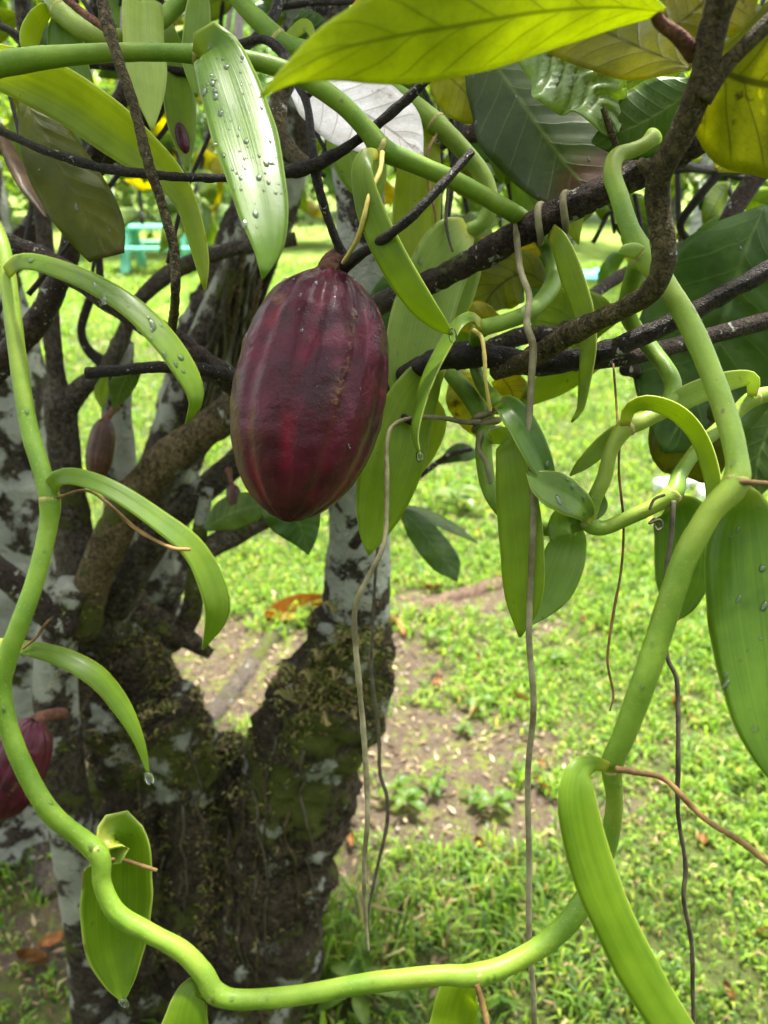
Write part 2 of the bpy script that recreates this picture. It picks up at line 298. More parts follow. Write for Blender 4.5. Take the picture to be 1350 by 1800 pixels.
def tube_mesh(pts, n=14, step=None, rough=0.0, rscale=40.0, knots=0.0, seed=0):
    """pts: (x, y, z, r) world; returns verts, faces"""
    A = np.array(pts); L = np.sqrt(((A[1:, :3] - A[:-1, :3]) ** 2).sum(1)).sum(); rm = A[:, 3].mean()
    step = step or max(rm * 0.5, L / 220)
    C = crom(pts, max(6, int(L / step)))
    V, Fc = [], []; prev = None; off = Vector((seed * 3.1, seed * 1.7, 0))
    for i, c in enumerate(C):
        p = Vector(c[:3]); tg = Vector(C[min(i + 1, len(C) - 1)][:3]) - Vector(C[max(i - 1, 0)][:3]); tg.normalize()
        if prev is None: prev = tg.orthogonal()
        nrm = (prev - tg * prev.dot(tg)).normalized(); prev = nrm; b = tg.cross(nrm); r = max(c[3], 1e-5)
        for j in range(n):
            a = 2 * math.pi * j / n; dvec = nrm * math.cos(a) + b * math.sin(a); q = p + dvec * r
            if rough:
                k = noise.noise((q + off) * rscale) * 0.6 + noise.noise((q + off) * rscale * 2.7) * 0.35
                k += 0.22 * noise.noise((q + off) * rscale * 6) + 0.12 * noise.noise((q + off) * rscale * 14)
                if knots: k += knots * max(0, noise.noise((p + off) * rscale * 0.35) - 0.15)
                q = p + dvec * r * (1 + rough * k)
            V.append(q)
        if i:
            o0, o1 = (i - 1) * n, i * n
            for j in range(n): Fc.append((o0 + j, o0 + (j + 1) % n, o1 + (j + 1) % n, o1 + j))
    V.append(Vector(C[0][:3])); V.append(Vector(C[-1][:3])); a0, a1 = len(V) - 2, len(V) - 1; l = (len(C) - 1) * n
    for j in range(n): Fc.append((a0, (j + 1) % n, j)); Fc.append((a1, l + j, l + (j + 1) % n))
    return V, Fc
def px(pts, d=None, Y=None):
    out = []
    for p in pts:
        x, y, w = p[:3]; dd = p[3] if len(p) > 3 else (d if d else None)
        if Y is not None: dd = dY(y, p[3] if len(p) > 3 else Y)
        q = P(x, y, dd); out.append((q.x, q.y, q.z, w / 2 * dd / F))
    return out
SEED = [0]; BARK = []
def tube(name, mat, parent, pts, d=None, Y=None, n=14, rough=0.12, rscale=60.0, knots=0.6, step=None, k=1.0):
    pts = [(q[0], q[1], q[2] * k, *q[3:]) for q in pts]
    SEED[0] += 1
    V, Fc = tube_mesh(px(pts, d, Y), n, step, rough, rscale, knots, SEED[0])
    if name in ('trunk', 'knot', 'limb') and Y: BARK.append((V, Fc))
    return mesh_obj(name, V, Fc, M[mat], parent)

def leaf(name, mat, parent, mid, w, d=None, roll=0.0, camber=0.2, fold=0.0, nL=26, nW=8, thick=0.0011, wave=0.0, pucker=0.0, curl=0.0, drops=0, tipdrop=False):
    """mid: pixels (x, y[, depth]) along the midrib; w: visible widths in pixels; roll turns the blade about its midrib"""
    SEED[0] += 1; sd = SEED[0]
    rows = [(*P(q[0], q[1], q[2] if len(q) > 2 else d), ww, q[2] if len(q) > 2 else d) for q, ww in zip(mid, w)]
    C = crom(rows, nL); V, N, UV = [], [], []
    tr = math.tan(R(roll))
    for i, c in enumerate(C):
        p = Vector(c[:3]); tg = (Vector(C[min(i + 1, nL - 1)][:3]) - Vector(C[max(i - 1, 0)][:3])).normalized()
        vw = (p - CAM).normalized(); s = tg.cross(vw)
        s = s.normalized() if s.length > 1e-4 else RT; dep = s.cross(tg).normalized()
        if dep.dot(vw) < 0: dep = -dep
        t = i / (nL - 1); hw = max(c[3], 0.5) / 2 * c[4] / F * (1 + 0.05 * noise.noise(Vector((t * 7, sd * 1.7, 0))))
        for j in range(nW + 1):
            u = -1 + 2 * j / nW
            z = u * tr + camber * u * u + fold * abs(u)
            z += wave * math.sin(t * 17 + sd + (1.3 if u > 0 else 0)) * abs(u) ** 2
            z += pucker * (math.sin((t * 9 - abs(u) * 1.5) * 2 * math.pi) * 0.5) * (1 - abs(u) ** 4)
            z += 0.05 * noise.noise(Vector((u * 1.1, t * 4, sd * 3.3)))
            V.append(p + s * (u * hw) + dep * (z * hw) + dep * curl * (t * t)); UV.append((u * 0.5 + 0.5, t))
    k = nW + 1; Nn = []
    for i in range(nL):
        for j in range(k):
            a = V[min(i + 1, nL - 1) * k + j] - V[max(i - 1, 0) * k + j]; b = V[i * k + min(j + 1, nW)] - V[i * k + max(j - 1, 0)]
            nn = a.cross(b); nn = nn.normalized() if nn.length > 1e-12 else Vector((0, -1, 0))
            if nn.dot(V[i * k + j] - CAM) > 0: nn = -nn
            Nn.append(nn)
    n0 = len(V); Fc = []
    top = [v + q * thick / 2 for v, q in zip(V, Nn)]; bot = [v - q * thick / 2 for v, q in zip(V, Nn)]
    for i in range(nL - 1):
        for j in range(nW):
            a, b, c2, e = i * k + j, i * k + j + 1, (i + 1) * k + j + 1, (i + 1) * k + j
            Fc.append((a, b, c2, e)); Fc.append((n0 + e, n0 + c2, n0 + b, n0 + a))
        a, e = i * k, (i + 1) * k; Fc.append((a, e, n0 + e, n0 + a))
        a, e = i * k + nW, (i + 1) * k + nW; Fc.append((e, a, n0 + a, n0 + e))
    for j in range(nW):
        Fc.append((j + 1, j, n0 + j, n0 + j + 1)); l = (nL - 1) * k; Fc.append((l + j, l + j + 1, n0 + l + j + 1, n0 + l + j))
    o = mesh_obj(name, top + bot, Fc, M[mat], parent, UV + UV)
    if drops or tipdrop:
        spots = []
        for q in range(drops):
            i = random.randrange(2, nL - 5); j = random.randrange(1, nW)
            spots.append((top[i * k + j].lerp(top[(i + 1) * k + j], random.random()).lerp(top[i * k + j - 1], random.random() * 0.8), Nn[i * k + j], random.choice((0.0004, 0.0005, 0.0007, 0.0007, 0.001, 0.0016)), 0.42))
        if tipdrop: spots.append((V[-1 * k + nW // 2] + Vector((0, 0, -0.0008)), Nn[-k], 0.0026, 1.0))
        droplets(spots, o)
    return o

def droplets(spots, parent, name='water_droplets'):
    V, Fc = [], []
    for (c, nn, r, flat) in spots:
        b0 = len(V); t1 = nn.cross(Vector((0, 0, 1)))
        t1 = t1.normalized() if t1.length > 1e-3 else RT; t2 = nn.cross(t1).normalized(); el = random.uniform(1, 2.6)
        ring = 8; lv = [(-0.8, 0.5), (-0.2, 0.95), (0.3, 0.93), (0.7, 0.66)]
        for (h, rr) in lv:
            for j in range(ring):
                a = 2 * math.pi * j / ring; V.append(c + nn * h * r * flat + t1 * math.cos(a) * rr * r + t2 * math.sin(a) * rr * r * el)
        V.append(c + nn * r * flat * 0.95); V.append(c - nn * r * flat)
        for i in range(3):
            for j in range(ring): Fc.append((b0 + i * ring + j, b0 + i * ring + (j + 1) % ring, b0 + (i + 1) * ring + (j + 1) % ring, b0 + (i + 1) * ring + j))
        for j in range(ring):
            Fc.append((b0 + 3 * ring + j, b0 + 3 * ring + (j + 1) % ring, b0 + 4 * ring)); Fc.append((b0 + (j + 1) % ring, b0 + j, b0 + 4 * ring + 1))
    o = mesh_obj(name, V, Fc, M['water'], parent); o['kind'] = 'stuff'; return o

# ================================================================== GROUND
def bare(x, y):                                         # 0..1 bare soil
    v = 0.0
    for (cx, cy, rx, ry, s) in BARE:
        v = max(v, s * math.exp(-((x - cx) / rx) ** 2 - ((y - cy) / ry) ** 2))
    return min(1, v + 0.55 * max(0, noise.noise(Vector((x * 1.7, y * 1.7, 3.3)))) + 0.25 * noise.noise(Vector((x * 5, y * 5, 9.1))))
def gp(x, y): q = G(x, y); return q.x, q.y
BARE = [(*gp(780, 1310), 0.33, 0.20, 1.2), (*gp(760, 1430), 0.36, 0.13, 1.05), (*gp(640, 1170), 0.35, 0.30, 1.0), (*gp(930, 1110), 0.3, 0.12, 0.6), (*gp(420, 1180), 0.40, 0.35, 1.0), (*gp(60, 1650), 0.3, 0.3, 0.5), (*gp(820, 1060), 0.45, 0.12, 0.9),
        (*gp(350, 1500), 0.45, 0.4, 1.2)]
gx = np.concatenate([np.linspace(-120, -5, 16), np.linspace(-4.5, 4.5, 90), np.linspace(5, 120, 16)])
gy = np.concatenate([np.linspace(-6, 0.4, 6), np.linspace(0.5, 8, 90), np.linspace(9, 220, 24)])
V, Fc, soil = [], [], []
for iy, y in enumerate(gy):
    for ix, x in enumerate(gx):
        near = 1 if (abs(x) < 5 and y < 9) else 0
        V.append((x, y, 0.012 * near * noise.noise(Vector((x * 3, y * 3, 0))))); soil.append(bare(x, y) if near else 0.1)
nx = len(gx)
for iy in range(len(gy) - 1):
    for ix in range(nx - 1): a = iy * nx + ix; Fc.append((a, a + 1, a + nx + 1, a + nx))
m = NT('lawn_soil'); obj = m.n('ShaderNodeTexCoord').outputs['Object']
so = m.n('ShaderNodeAttribute', attribute_name='soil').outputs['Fac']
n1 = m.noise(obj, 30, 5, 0.65); n2 = m.noise(obj, 140, 4, 0.7); n3 = m.noise(obj, 3.0, 4)
soilc = m.mix(n1, (0.028, 0.020, 0.012), (0.095, 0.070, 0.046)); soilc = m.mix(m.step(n2, 0.58, 0.66), soilc, (0.20, 0.16, 0.11))
soilc = m.mix(m.step(m.noise(obj, 16, 5, 0.75), 0.50, 0.60), soilc, m.mix(n2, (0.05, 0.065, 0.012), (0.13, 0.15, 0.025)))
grs = m.mix(m.step(n1, 0.35, 0.65), (0.075, 0.125, 0.018), (0.17, 0.25, 0.035)); grs = m.mix(m.math('MULTIPLY', m.step(n3, 0.5, 0.65), 0.5), grs, (0.22, 0.26, 0.05))
grs = m.mix(m.math('MULTIPLY', m.n('ShaderNodeAttribute', attribute_name='thatch').outputs['Fac'], 0.85), grs, m.mix(n1, (0.018, 0.022, 0.006), (0.06, 0.065, 0.018)))
col = m.mix(m.step(m.math('ADD', so, m.math('MULTIPLY', m.math('SUBTRACT', n1, 0.5), 0.5)), 0.25, 0.6), grs, soilc)
m.surf(m.n('ShaderNodeBsdfPrincipled', {'Base Color': col, 'Roughness': 0.9, 'Specular IOR Level': 0.2, 'Normal': m.bump(m.math('ADD', n1, n2), 0.8, 0.02)}).outputs[0])
g = mesh_obj('ground', V, Fc, m.m, attrs={'soil': soil, 'thatch': [1.0 if (abs(v[0]) < 6 and v[1] < 8.5) else 0.0 for v in V]}); g['kind'] = 'structure'

def blades(name, bases, height, width, cols, lean, parent=None, mat='grass', rise=1.0):
    """bases Nx3, one arching two-segment blade each, as one mesh"""
    n = len(bases); az = rng.uniform(0, 2 * np.pi, n); dirv = np.stack([np.cos(az), np.sin(az), np.zeros(n)], 1); sd_ = np.stack([-np.sin(az), np.cos(az), np.zeros(n)], 1)
    up = np.array([0, 0, 1.0]); h = height[:, None]; w = width[:, None]; le = lean[:, None]
    m1 = bases + up * h * 0.62 * rise + dirv * h * 0.32 * le; tp = bases + up * h * (0.95 - 0.5 * le) * rise + dirv * h * 0.95 * le
    Vv = np.stack([bases - sd_ * w * 0.35, bases + sd_ * w * 0.35, m1 + sd_ * w * 0.5, m1 - sd_ * w * 0.5, tp], 1).reshape(-1, 3)
    i0 = np.arange(n) * 5
    me = bpy.data.meshes.new(name); me.vertices.add(n * 5); me.vertices.foreach_set('co', Vv.astype(np.float32).ravel())
    me.loops.add(n * 7); li = np.stack([i0, i0 + 1, i0 + 2, i0 + 3, i0 + 3, i0 + 2, i0 + 4], 1); me.loops.foreach_set('vertex_index', li.astype(np.int32).ravel())
    me.polygons.add(n * 2); ls = np.stack([np.arange(n) * 7, np.arange(n) * 7 + 4], 1).astype(np.int32)
    me.polygons.foreach_set('loop_start', ls.ravel()); me.update(calc_edges=True); me.validate()
    at = me.attributes.new('col', 'FLOAT_COLOR', 'POINT'); cc = np.ones((n, 5, 4), dtype=np.float32); cc[:, :, :3] = cols[:, None, :]; at.data.foreach_set('color', cc.ravel())
    me.materials.append(M[mat]); o = bpy.data.objects.new(name, me); COL.objects.link(o)
    if parent: child(o, parent)
    return o
def grass_cols(n):
    pal = np.array([(0.075, 0.150, 0.015), (0.115, 0.205, 0.020), (0.155, 0.245, 0.025), (0.045, 0.10, 0.018), (0.22, 0.27, 0.04), (0.32, 0.28, 0.12), (0.24, 0.17, 0.08)])
    c = pal[rng.choice(len(pal), n, p=[.25, .27, .21, .14, .07, .03, .03])]; return c * rng.uniform(0.8, 1.2, (n, 1))
B, H_, W_ = [], [], []
for (y0, y1, dens, sc, nb) in ((0.72, 3.0, 2000, 1.0, 8), (3.0, 6.0, 800, 1.2, 6), (6.0, 14.0, 170, 2.0, 6)):
    A_ = 0.55 * (y1**2 - y0**2) + 0.8 * (y1 - y0)
    cnt = int(A_ * dens)
    Yv = np.sqrt(rng.uniform(y0**2, y1**2, cnt)); Xv = rng.uniform(-1, 1, cnt) * (0.56 * Yv + 0.45)
    for x, y in zip(Xv, Yv):
        b = bare(x, y)
        if random.random() < b * 1.35 - 0.08: continue
        tall = 0.55 + 0.95 * max(0, 0.5 + noise.noise(Vector((x * 2.3, y * 2.3, 5))))
        for q in range(nb):
            B.append((x + random.gauss(0, 0.012 * sc), y + random.gauss(0, 0.012 * sc), 0.002)); H_.append(random.choice((0.6, 1, 1, 1.5)) * random.uniform(0.018, 0.048) * sc * tall); W_.append(random.uniform(0.0028, 0.0080) * sc)
n = len(B); o = blades('grass', np.array(B), np.array(H_), np.array(W_), grass_cols(n), rng.uniform(0.3, 1.0, n)); o['kind'] = 'stuff'
o['label'] = 'short bright green lawn grass covering the ground'; o['category'] = 'grass'

Bl = []
while len(Bl) < 3600:
    y = math.sqrt(random.uniform(0.7**2, 3.4**2)); x = random.uniform(-1, 1) * (0.56 * y + 0.4)
    if random.random() < 0.03 + 0.9 * bare(x, y): Bl.append((x, y, 0.004 + random.random() * 0.006))
n = len(Bl); lc = np.array([(0.10, 0.065, 0.035), (0.20, 0.14, 0.08), (0.06, 0.038, 0.02), (0.30, 0.24, 0.14)])[rng.choice(4, n)] * rng.uniform(0.7, 1.2, (n, 1))
o = blades('leaf_litter', np.array(Bl), rng.uniform(0.008, 0.035, n), rng.uniform(0.003, 0.011, n), lc, np.full(n, 1.0), None, 'grass', 0.22); o['kind'] = 'stuff'
o['label'] = 'brown bits of dry leaf litter strewn on bare soil'; o['category'] = 'leaf litter'
# taller grass clump at the foot of the trunk
c = G(590, 1690); root = thing('grass_clump', 'tall arching grass clump at the foot of the mossy trunk', 'grass clump', (c.x, c.y, 0))
nb = 110; bs = np.stack([c.x + rng.normal(0, 0.075, nb), c.y + rng.normal(0, 0.05, nb), np.zeros(nb)], 1)
o = blades('grass_blades', bs, rng.uniform(0.10, 0.24, nb), rng.uniform(0.006, 0.010, nb), grass_cols(nb) * 0.75, rng.uniform(0.2, 0.9, nb), root); o['kind'] = 'stuff'

# ================================================================== MAIN CACAO TREE
base = G(330, 1790)
TREE = thing('cacao_tree', 'mossy dark many-stemmed cacao tree whose branches hold the large maroon pod', 'tree', (base.x, base.y, 0))
T = lambda mat, pts, d=None, Y=None, name='branch', **k: tube(name, mat, TREE, pts, d, Y, **k)
big = dict(n=80, rough=0.34, rscale=15, knots=0.9, step=0.006)
T('moss', [(430, 1900, 250), (440, 1780, 215), (470, 1620, 190), (495, 1480, 195), (535, 1335, 190), (580, 1225, 205), (608, 1150, 165), (622, 1090, 120)], Y=1.0, name='trunk', **big)
T('pale', [(600, 1230, 120), (622, 1120, 118), (628, 1020, 114), (632, 900, 108), (630, 760, 100), (632, 620, 95), (640, 500, 92), (630, 330, 85), (590, 120, 80), (560, -150, 80), (540, -500, 70)], Y=1.03, name='trunk', n=60, rough=0.12, rscale=22, knots=0.5, step=0.007)
T('moss', [(275, 1950, 260), (275, 1800, 225), (265, 1600, 200), (255, 1450, 185), (240, 1280, 180), (205, 1130, 150), (180, 1040, 115)], Y=1.06, name='trunk', **big)
T('moss', [(400, 1900, 220), (385, 1700, 190), (372, 1520, 165), (345, 1390, 135), (290, 1230, 110)], Y=1.02, name='trunk', **big)
T('moss', [(430, 1800, 240), (420, 1560, 200), (412, 1420, 160), (400, 1335, 110), (396, 1300, 50)], Y=1.06, name='trunk', **big)
T('grey', [(170, 1120, 100), (140, 1010, 78), (122, 880, 60), (110, 760, 54), (105, 690, 56)], Y=1.0, name='trunk', n=30, rough=0.16, rscale=28)
T('grey', [(108, 720, 40), (98, 650, 30), (88, 560, 32), (80, 430, 28), (60, 250, 24), (30, -60, 20)], Y=1.0, rough=0.1)
T('grey', [(110, 725, 44), (145, 680, 36), (185, 650, 32), (212, 600, 28), (240, 535, 24), (300, 480, 30), (400, 440, 26), (520, 420, 24)], Y=1.0)
T('twig', [(195, 648, 28), (155, 615, 18), (143, 580, 15), (155, 535, 16), (175, 480, 14), (160, 380, 14), (150, 250, 12)], Y=1.0)
T('limb', [(135, 1100, 95), (165, 1020, 80), (215, 905, 78), (285, 815, 76), (350, 765, 72), (420, 715, 74), (500, 660, 66), (590, 600, 60)], Y=0.94, name='limb', n=30, rough=0.2, rscale=30, knots=0.9, k=0.82)
T('grey', [(200, 1070, 75), (270, 955, 62), (340, 880, 58), (430, 800, 58), (520, 730, 54), (610, 680, 50)], Y=0.99, name='limb', n=26, rscale=30, rough=0.2, k=0.8)
T('grey', [(330, 985, 30), (400, 945, 42), (460, 912, 40), (520, 870, 38), (600, 800, 36)], Y=0.95, name='limb')
T('lich', [(205, 1060, 62), (212, 900, 58), (210, 800, 54), (205, 700, 50), (208, 650, 52), (215, 600, 40)], Y=1.03, name='trunk', n=18, rough=0.16, rscale=30)
T('lich', [(260, 1130, 110), (280, 950, 95), (310, 800, 98), (360, 640, 118), (410, 500, 112), (460, 380, 105), (505, 240, 95), (540, 60, 90), (560, -300, 80)], Y=1.25, name='trunk', **big)
T('lich', [(235, 1000, 60), (268, 860, 66), (310, 740, 70), (355, 620, 66), (395, 520, 60), (425, 440, 50)], Y=1.16, name='trunk', n=20, rough=0.2, rscale=22)
T('lich', [(170, 1950, 85), (165, 1800, 74), (152, 1640, 72), (128, 1480, 74), (105, 1320, 78), (98, 1200, 74), (105, 1100, 70), (130, 1030, 60)], Y=0.92, name='trunk', n=20, rough=0.09, rscale=30, knots=0.3)
T('branch', [(-40, 980, 50), (20, 1020, 46), (80, 1075, 48), (130, 1110, 40)], Y=0.90)
T('moss', [(300, 1130, 40), (335, 1080, 38), (345, 1000, 30), (352, 930, 26), (365, 860, 22)], Y=0.95)
T('moss', [(240, 1070, 45), (310, 1110, 40), (370, 1150, 20)], Y=0.93)
T('branch', [(-60, 720, 62), (0, 640, 56), (60, 572, 54), (105, 490, 48), (128, 420, 44), (140, 330, 40), (200, 200, 36), (260, 60, 34), (300, -150, 32)], Y=0.78, name='limb', n=22, rough=0.2, k=0.8)
# broken knob and hollow of the right stem
T('moss', [(590, 1260, 120), (640, 1225, 90), (668, 1190, 60), (672, 1180, 20)], Y=0.99, name='knot', n=22, rough=0.3, rscale=26)
# branches around the pod
T('branch', [(590, 600, 60, 1.0), (630, 555, 46, 0.72), (690, 524, 42, 0.60), (780, 485, 46, 0.56), (880, 430, 50, 0.53), (950, 390, 52, 0.515), (1050, 342, 56, 0.50), (1130, 297, 60, 0.49), (1240, 240, 60, 0.47), (1400, 165, 60, 0.45), (1600, 60, 58, 0.45), (2250, -250, 40, 0.52), (2850, -520, 12, 0.62)], n=28, rough=0.22, rscale=85, step=0.003, knots=1.2, k=0.9)
T('twig', [(600, 690, 60, 1.0), (640, 690, 48, 0.72), (690, 672, 46, 0.60), (770, 632, 52, 0.545), (850, 625, 58, 0.525), (930, 640, 58, 0.515), (1040, 625, 52, 0.50), (1140, 585, 46, 0.485), (1250, 530, 42, 0.47), (1360, 470, 40, 0.455), (1560, 370, 38, 0.45), (2200, 60, 26, 0.52), (2750, -160, 8, 0.6)], n=28, rough=0.26, rscale=100, step=0.003, knots=1.2, k=0.74)
T('tan', [(870, 655, 40, 0.525), (930, 632, 50, 0.50), (1000, 588, 52, 0.465), (1100, 540, 52, 0.41), (1150, 505, 56, 0.385), (1168, 450, 62, 0.375), (1158, 370, 60, 0.37), (1160, 305, 62, 0.36), (1200, 230, 66, 0.345), (1235, 140, 70, 0.33), (1255, 40, 74, 0.32), (1290, -60, 80, 0.31), (1400, -400, 80, 0.33)], n=28, rough=0.2, rscale=85, knots=1.8, step=0.003, k=0.68)
T('tan', [(1160, 310, 44, 0.362), (1130, 288, 22, 0.36), (1122, 282, 14, 0.36)], n=12)
T('tan', [(1230, 170, 46, 0.333), (1275, 115, 30, 0.325), (1330, 60, 28, 0.318), (1420, -30, 28, 0.31)], n=16)
T('stalk', [(1222, 95, 34, 0.332), (1190, 62, 26, 0.325), (1160, 40, 22, 0.32), (1150, 15, 22, 0.315)], n=14)
T('branch', [(2350, 260, 6, 0.68), (1900, 420, 22, 0.6), (1480, 530, 30, 0.56), (1340, 566, 30, 0.555), (1220, 598, 30, 0.545), (1120, 625, 30, 0.53), (1010, 640, 26, 0.52)], n=14)
T('branch', [(980, 585, 20, 0.56), (930, 588, 32, 0.555), (870, 608, 30, 0.55), (800, 640, 26, 0.545)], n=14)
T('branch', [(-80, 400, 44, 0.60), (0, 425, 44, 0.59), (80, 455, 42, 0.585), (180, 520, 46, 0.58), (290, 590, 50, 0.58), (370, 645, 52, 0.58), (430, 685, 54, 0.60), (520, 720, 60, 0.85), (600, 740, 60, 1.02)], name='limb', n=26, rough=0.25, rscale=80, step=0.004, k=0.85)
T('twig', [(152, 656, 22, 0.545), (200, 652, 19, 0.545), (290, 645, 21, 0.55), (380, 655, 26, 0.56), (440, 680, 30, 0.59)], n=12, rough=0.25, rscale=120)
T('tan', [(172, -80, 28, 0.42), (182, 10, 26, 0.42), (200, 80, 25, 0.42), (236, 190, 23, 0.42), (262, 290, 24, 0.425), (285, 360, 21, 0.43), (306, 440, 22, 0.435), (308, 520, 19, 0.44), (302, 580, 20, 0.565)], n=16, rscale=150, rough=0.25, knots=1.5, k=0.8)
T('stalk', [(95, -20, 13, 0.43), (140, 18, 13, 0.425), (185, 50, 14, 0.42)], n=10)
T('twig', [(-60, 210, 16, 0.47), (0, 230, 17, 0.47), (80, 265, 18, 0.465), (180, 295, 20, 0.465), (280, 308, 20, 0.465), (385, 313, 18, 0.47), (500, 303, 22, 0.475), (560, 287, 28, 0.475), (630, 245, 20, 0.47), (700, 188, 22, 0.46), (745, 145, 20, 0.45), (790, 95, 18, 0.44), (860, 0, 16, 0.44), (960, -140, 16, 0.44)], n=16, rough=0.32, rscale=140, knots=1.5, k=0.8)
T('twig', [(500, 100, 16, 0.50), (525, 150, 15, 0.49), (540, 185, 14, 0.485), (548, 250, 15, 0.48), (556, 310, 18, 0.48), (572, 370, 15, 0.485), (590, 420, 16, 0.492), (608, 462, 22, 0.50)], n=12, rough=0.2, rscale=140)
T('twig', [(538, 172, 11, 0.487), (560, 150, 9, 0.483), (579, 130, 8, 0.48)], n=8)
T('twig', [(600, 472, 26, 0.50), (632, 448, 20, 0.475), (675, 420, 18, 0.443), (720, 384, 17, 0.428), (765, 338, 17, 0.425), (800, 300, 16, 0.425), (830, 266, 14, 0.425)], n=12, rough=0.18, rscale=140)
T('twig', [(380, 100, 13, 0.54), (420, 78, 14, 0.535), (465, 70, 15, 0.53), (498, 95, 20, 0.525), (515, 140, 22, 0.52)], n=12, rscale=120)
T('tan', [(512, 135, 28, 0.53), (492, 180, 28, 0.525), (492, 235, 30, 0.52), (520, 275, 28, 0.51), (556, 298, 22, 0.485)], n=16, rscale=90)
T('twig', [(-40, 30, 12, 0.62), (20, 55, 13, 0.62), (70, 85, 15, 0.62), (150, 112, 14, 0.6), (260, 118, 16, 0.6), (340, 125, 15, 0.6), (420, 90, 16, 0.62), (480, 30, 20, 0.64), (500, -60, 22, 0.66)], n=10)
T('branch', [(330, 130, 24, 0.62), (285, 165, 40, 0.64), (260, 205, 36, 0.66), (215, 250, 30, 0.70), (140, 330, 30, 0.78)], n=12)
T('twig', [(480, 15, 11, 0.66), (550, 5, 11, 0.66), (640, -2, 12, 0.68), (700, -40, 12, 0.7)], n=8)
T('twig', [(825, 170, 22, 0.66), (808, 215, 16, 0.66), (798, 290, 14, 0.66), (788, 380, 8, 0.66)], n=8)
T('branch', [(620, 250, 40, 1.0), (760, 245, 34, 0.80), (880, 225, 30, 0.72), (1000, 200, 28, 0.68), (1150, 120, 26, 0.62), (1300, -20, 30, 0.5)], n=14)
T('twig', [(1180, 280, 16, 0.62), (1230, 296, 14, 0.72), (1290, 300, 16, 0.8), (1360, 285, 16, 0.85), (1500, 240, 18, 0.9)], n=8)
T('branch', [(1420, 230, 38, 0.8), (1345, 295, 36, 0.8), (1305, 345, 34, 0.8), (1275, 400, 32, 0.8), (1250, 470, 30, 0.8), (1150, 640, 24, 0.72), (1100, 650, 24, 0.6)], n=12)
T('twig', [(1265, 305, 14, 0.75), (1225, 350, 16, 0.76), (1196, 395, 14, 0.78), (1215, 425, 14, 0.8), (1262, 440, 12, 0.8)], n=8)
T('branch', [(1280, 415, 20, 0.8), (1180, 440, 22, 0.76), (1100, 480, 22, 0.72), (1040, 520, 22, 0.68), (980, 590, 22, 0.6), (930, 620, 22, 0.53)], n=10)
T('branch', [(620, 960, 20, 1.02), (680, 880, 14, 0.98), (740, 835, 11, 0.96), (790, 800, 10, 0.95), (830, 790, 6, 0.95)], n=8)
T('twig', [(650, 715, 20, 0.62), (690, 725, 17, 0.57), (724, 742, 14, 0.545)], n=8, rough=0.3)
for pts in ([(-20, 10, 9), (90, 150, 8), (160, 330, 7), (150, 520, 6)], [(330, 150, 10), (290, 230, 9), (220, 300, 9), (120, 420, 8), (60, 520, 10)], [(420, 90, 8), (380, 230, 8), (330, 330, 7), (300, 470, 8)], [(20, 150, 7), (50, 330, 8), (30, 470, 8), (-30, 600, 9)],
            [(140, -20, 9), (240, 110, 8), (370, 170, 8), (470, 250, 9), (560, 300, 9)], [(560, 60, 8), (540, 210, 7), (620, 330, 7)], [(700, 90, 8), (760, 190, 8), (790, 260, 7)], [(1040, 430, 8), (1100, 340, 8), (1200, 300, 9), (1330, 330, 10)], [(1120, 330, 8), (1130, 400, 8), (1120, 520, 8)], [(1350, 390, 10), (1230, 420, 8), (1130, 470, 8)]):
    T('twig', [(x + random.uniform(-12, 12), y + random.uniform(-12, 12), w) for x, y, w in pts], d=random.uniform(0.64, 0.95), n=7, rough=0.3, rscale=90, name='twig', step=0.008)
# moss and fern tufts, climbing rootlets on the trunks
from mathutils.bvhtree import BVHTree
av, af = [], []
for V, Fc in BARK: k = len(av); av += V; af += [tuple(i + k for i in f) for f in Fc]
BVH = BVHTree.FromPolygons(av, af)
def on_bark(x, y, lift=0.0):                               # point of the bark seen at a pixel, or None
    dr = (P(x, y, 1) - CAM).normalized(); h = BVH.ray_cast(CAM, dr, 3.0)
    return None if h[0] is None else h[0] + h[1] * lift * (1 if h[1].dot(dr) < 0 else -1)
V0, C0 = [], []
for i in range(16000):
    k = random.random()
    if k < 0.45: x, y = random.gauss(570, 60), random.gauss(1190, 60)
    elif k < 0.8: x, y = random.gauss(360, 80), random.uniform(1100, 1700)
    else: x, y = random.gauss(280, 90), random.uniform(1040, 1350)
    if noise.noise(Vector((x * 0.02, y * 0.02, 4))) < -0.05: continue
    p = on_bark(x, y, -0.002)
    if p is None or p.y > 1.3: continue
    V0.append(p); C0.append(random.choice(((0.09, 0.11, 0.02), (0.16, 0.18, 0.03), (0.05, 0.06, 0.015), (0.28, 0.25, 0.10), (0.18, 0.12, 0.06))))
o = blades('moss', np.array([tuple(v) for v in V0]), rng.uniform(0.006, 0.026, len(V0)), rng.uniform(0.002, 0.005, len(V0)), np.array(C0), rng.uniform(0.2, 1.0, len(V0)), TREE, 'mossf', 0.6); o['kind'] = 'stuff'
def creeping(pts, mat, r0):
    q = [on_bark(x, y, r0 * 0.5) for x, y in pts]; q = [v for v in q if v is not None]
    keep = [q[0]] if q else []
    for v in q[1:]:
        if (v - keep[-1]).length < 0.14: keep.append(v)
    if len(keep) > 3: V, Fc = tube_mesh([(v.x, v.y, v.z, r0 * (1 - 0.06 * i)) for i, v in enumerate(keep)], 6, 0.012); mesh_obj('climbing_root', V, Fc, M[mat], TREE)
for i in range(24):
    x = random.gauss(395, 60); y0 = random.uniform(1290, 1560); pts = []; Lh = random.uniform(160, 420)
    for q in range(9): pts.append((x, y0 + Lh * q / 8)); x += random.gauss(0, 8)
    creeping(pts, random.choice(('rootd', 'rootd', 'limb', 'moss')), random.uniform(0.0012, 0.0036))
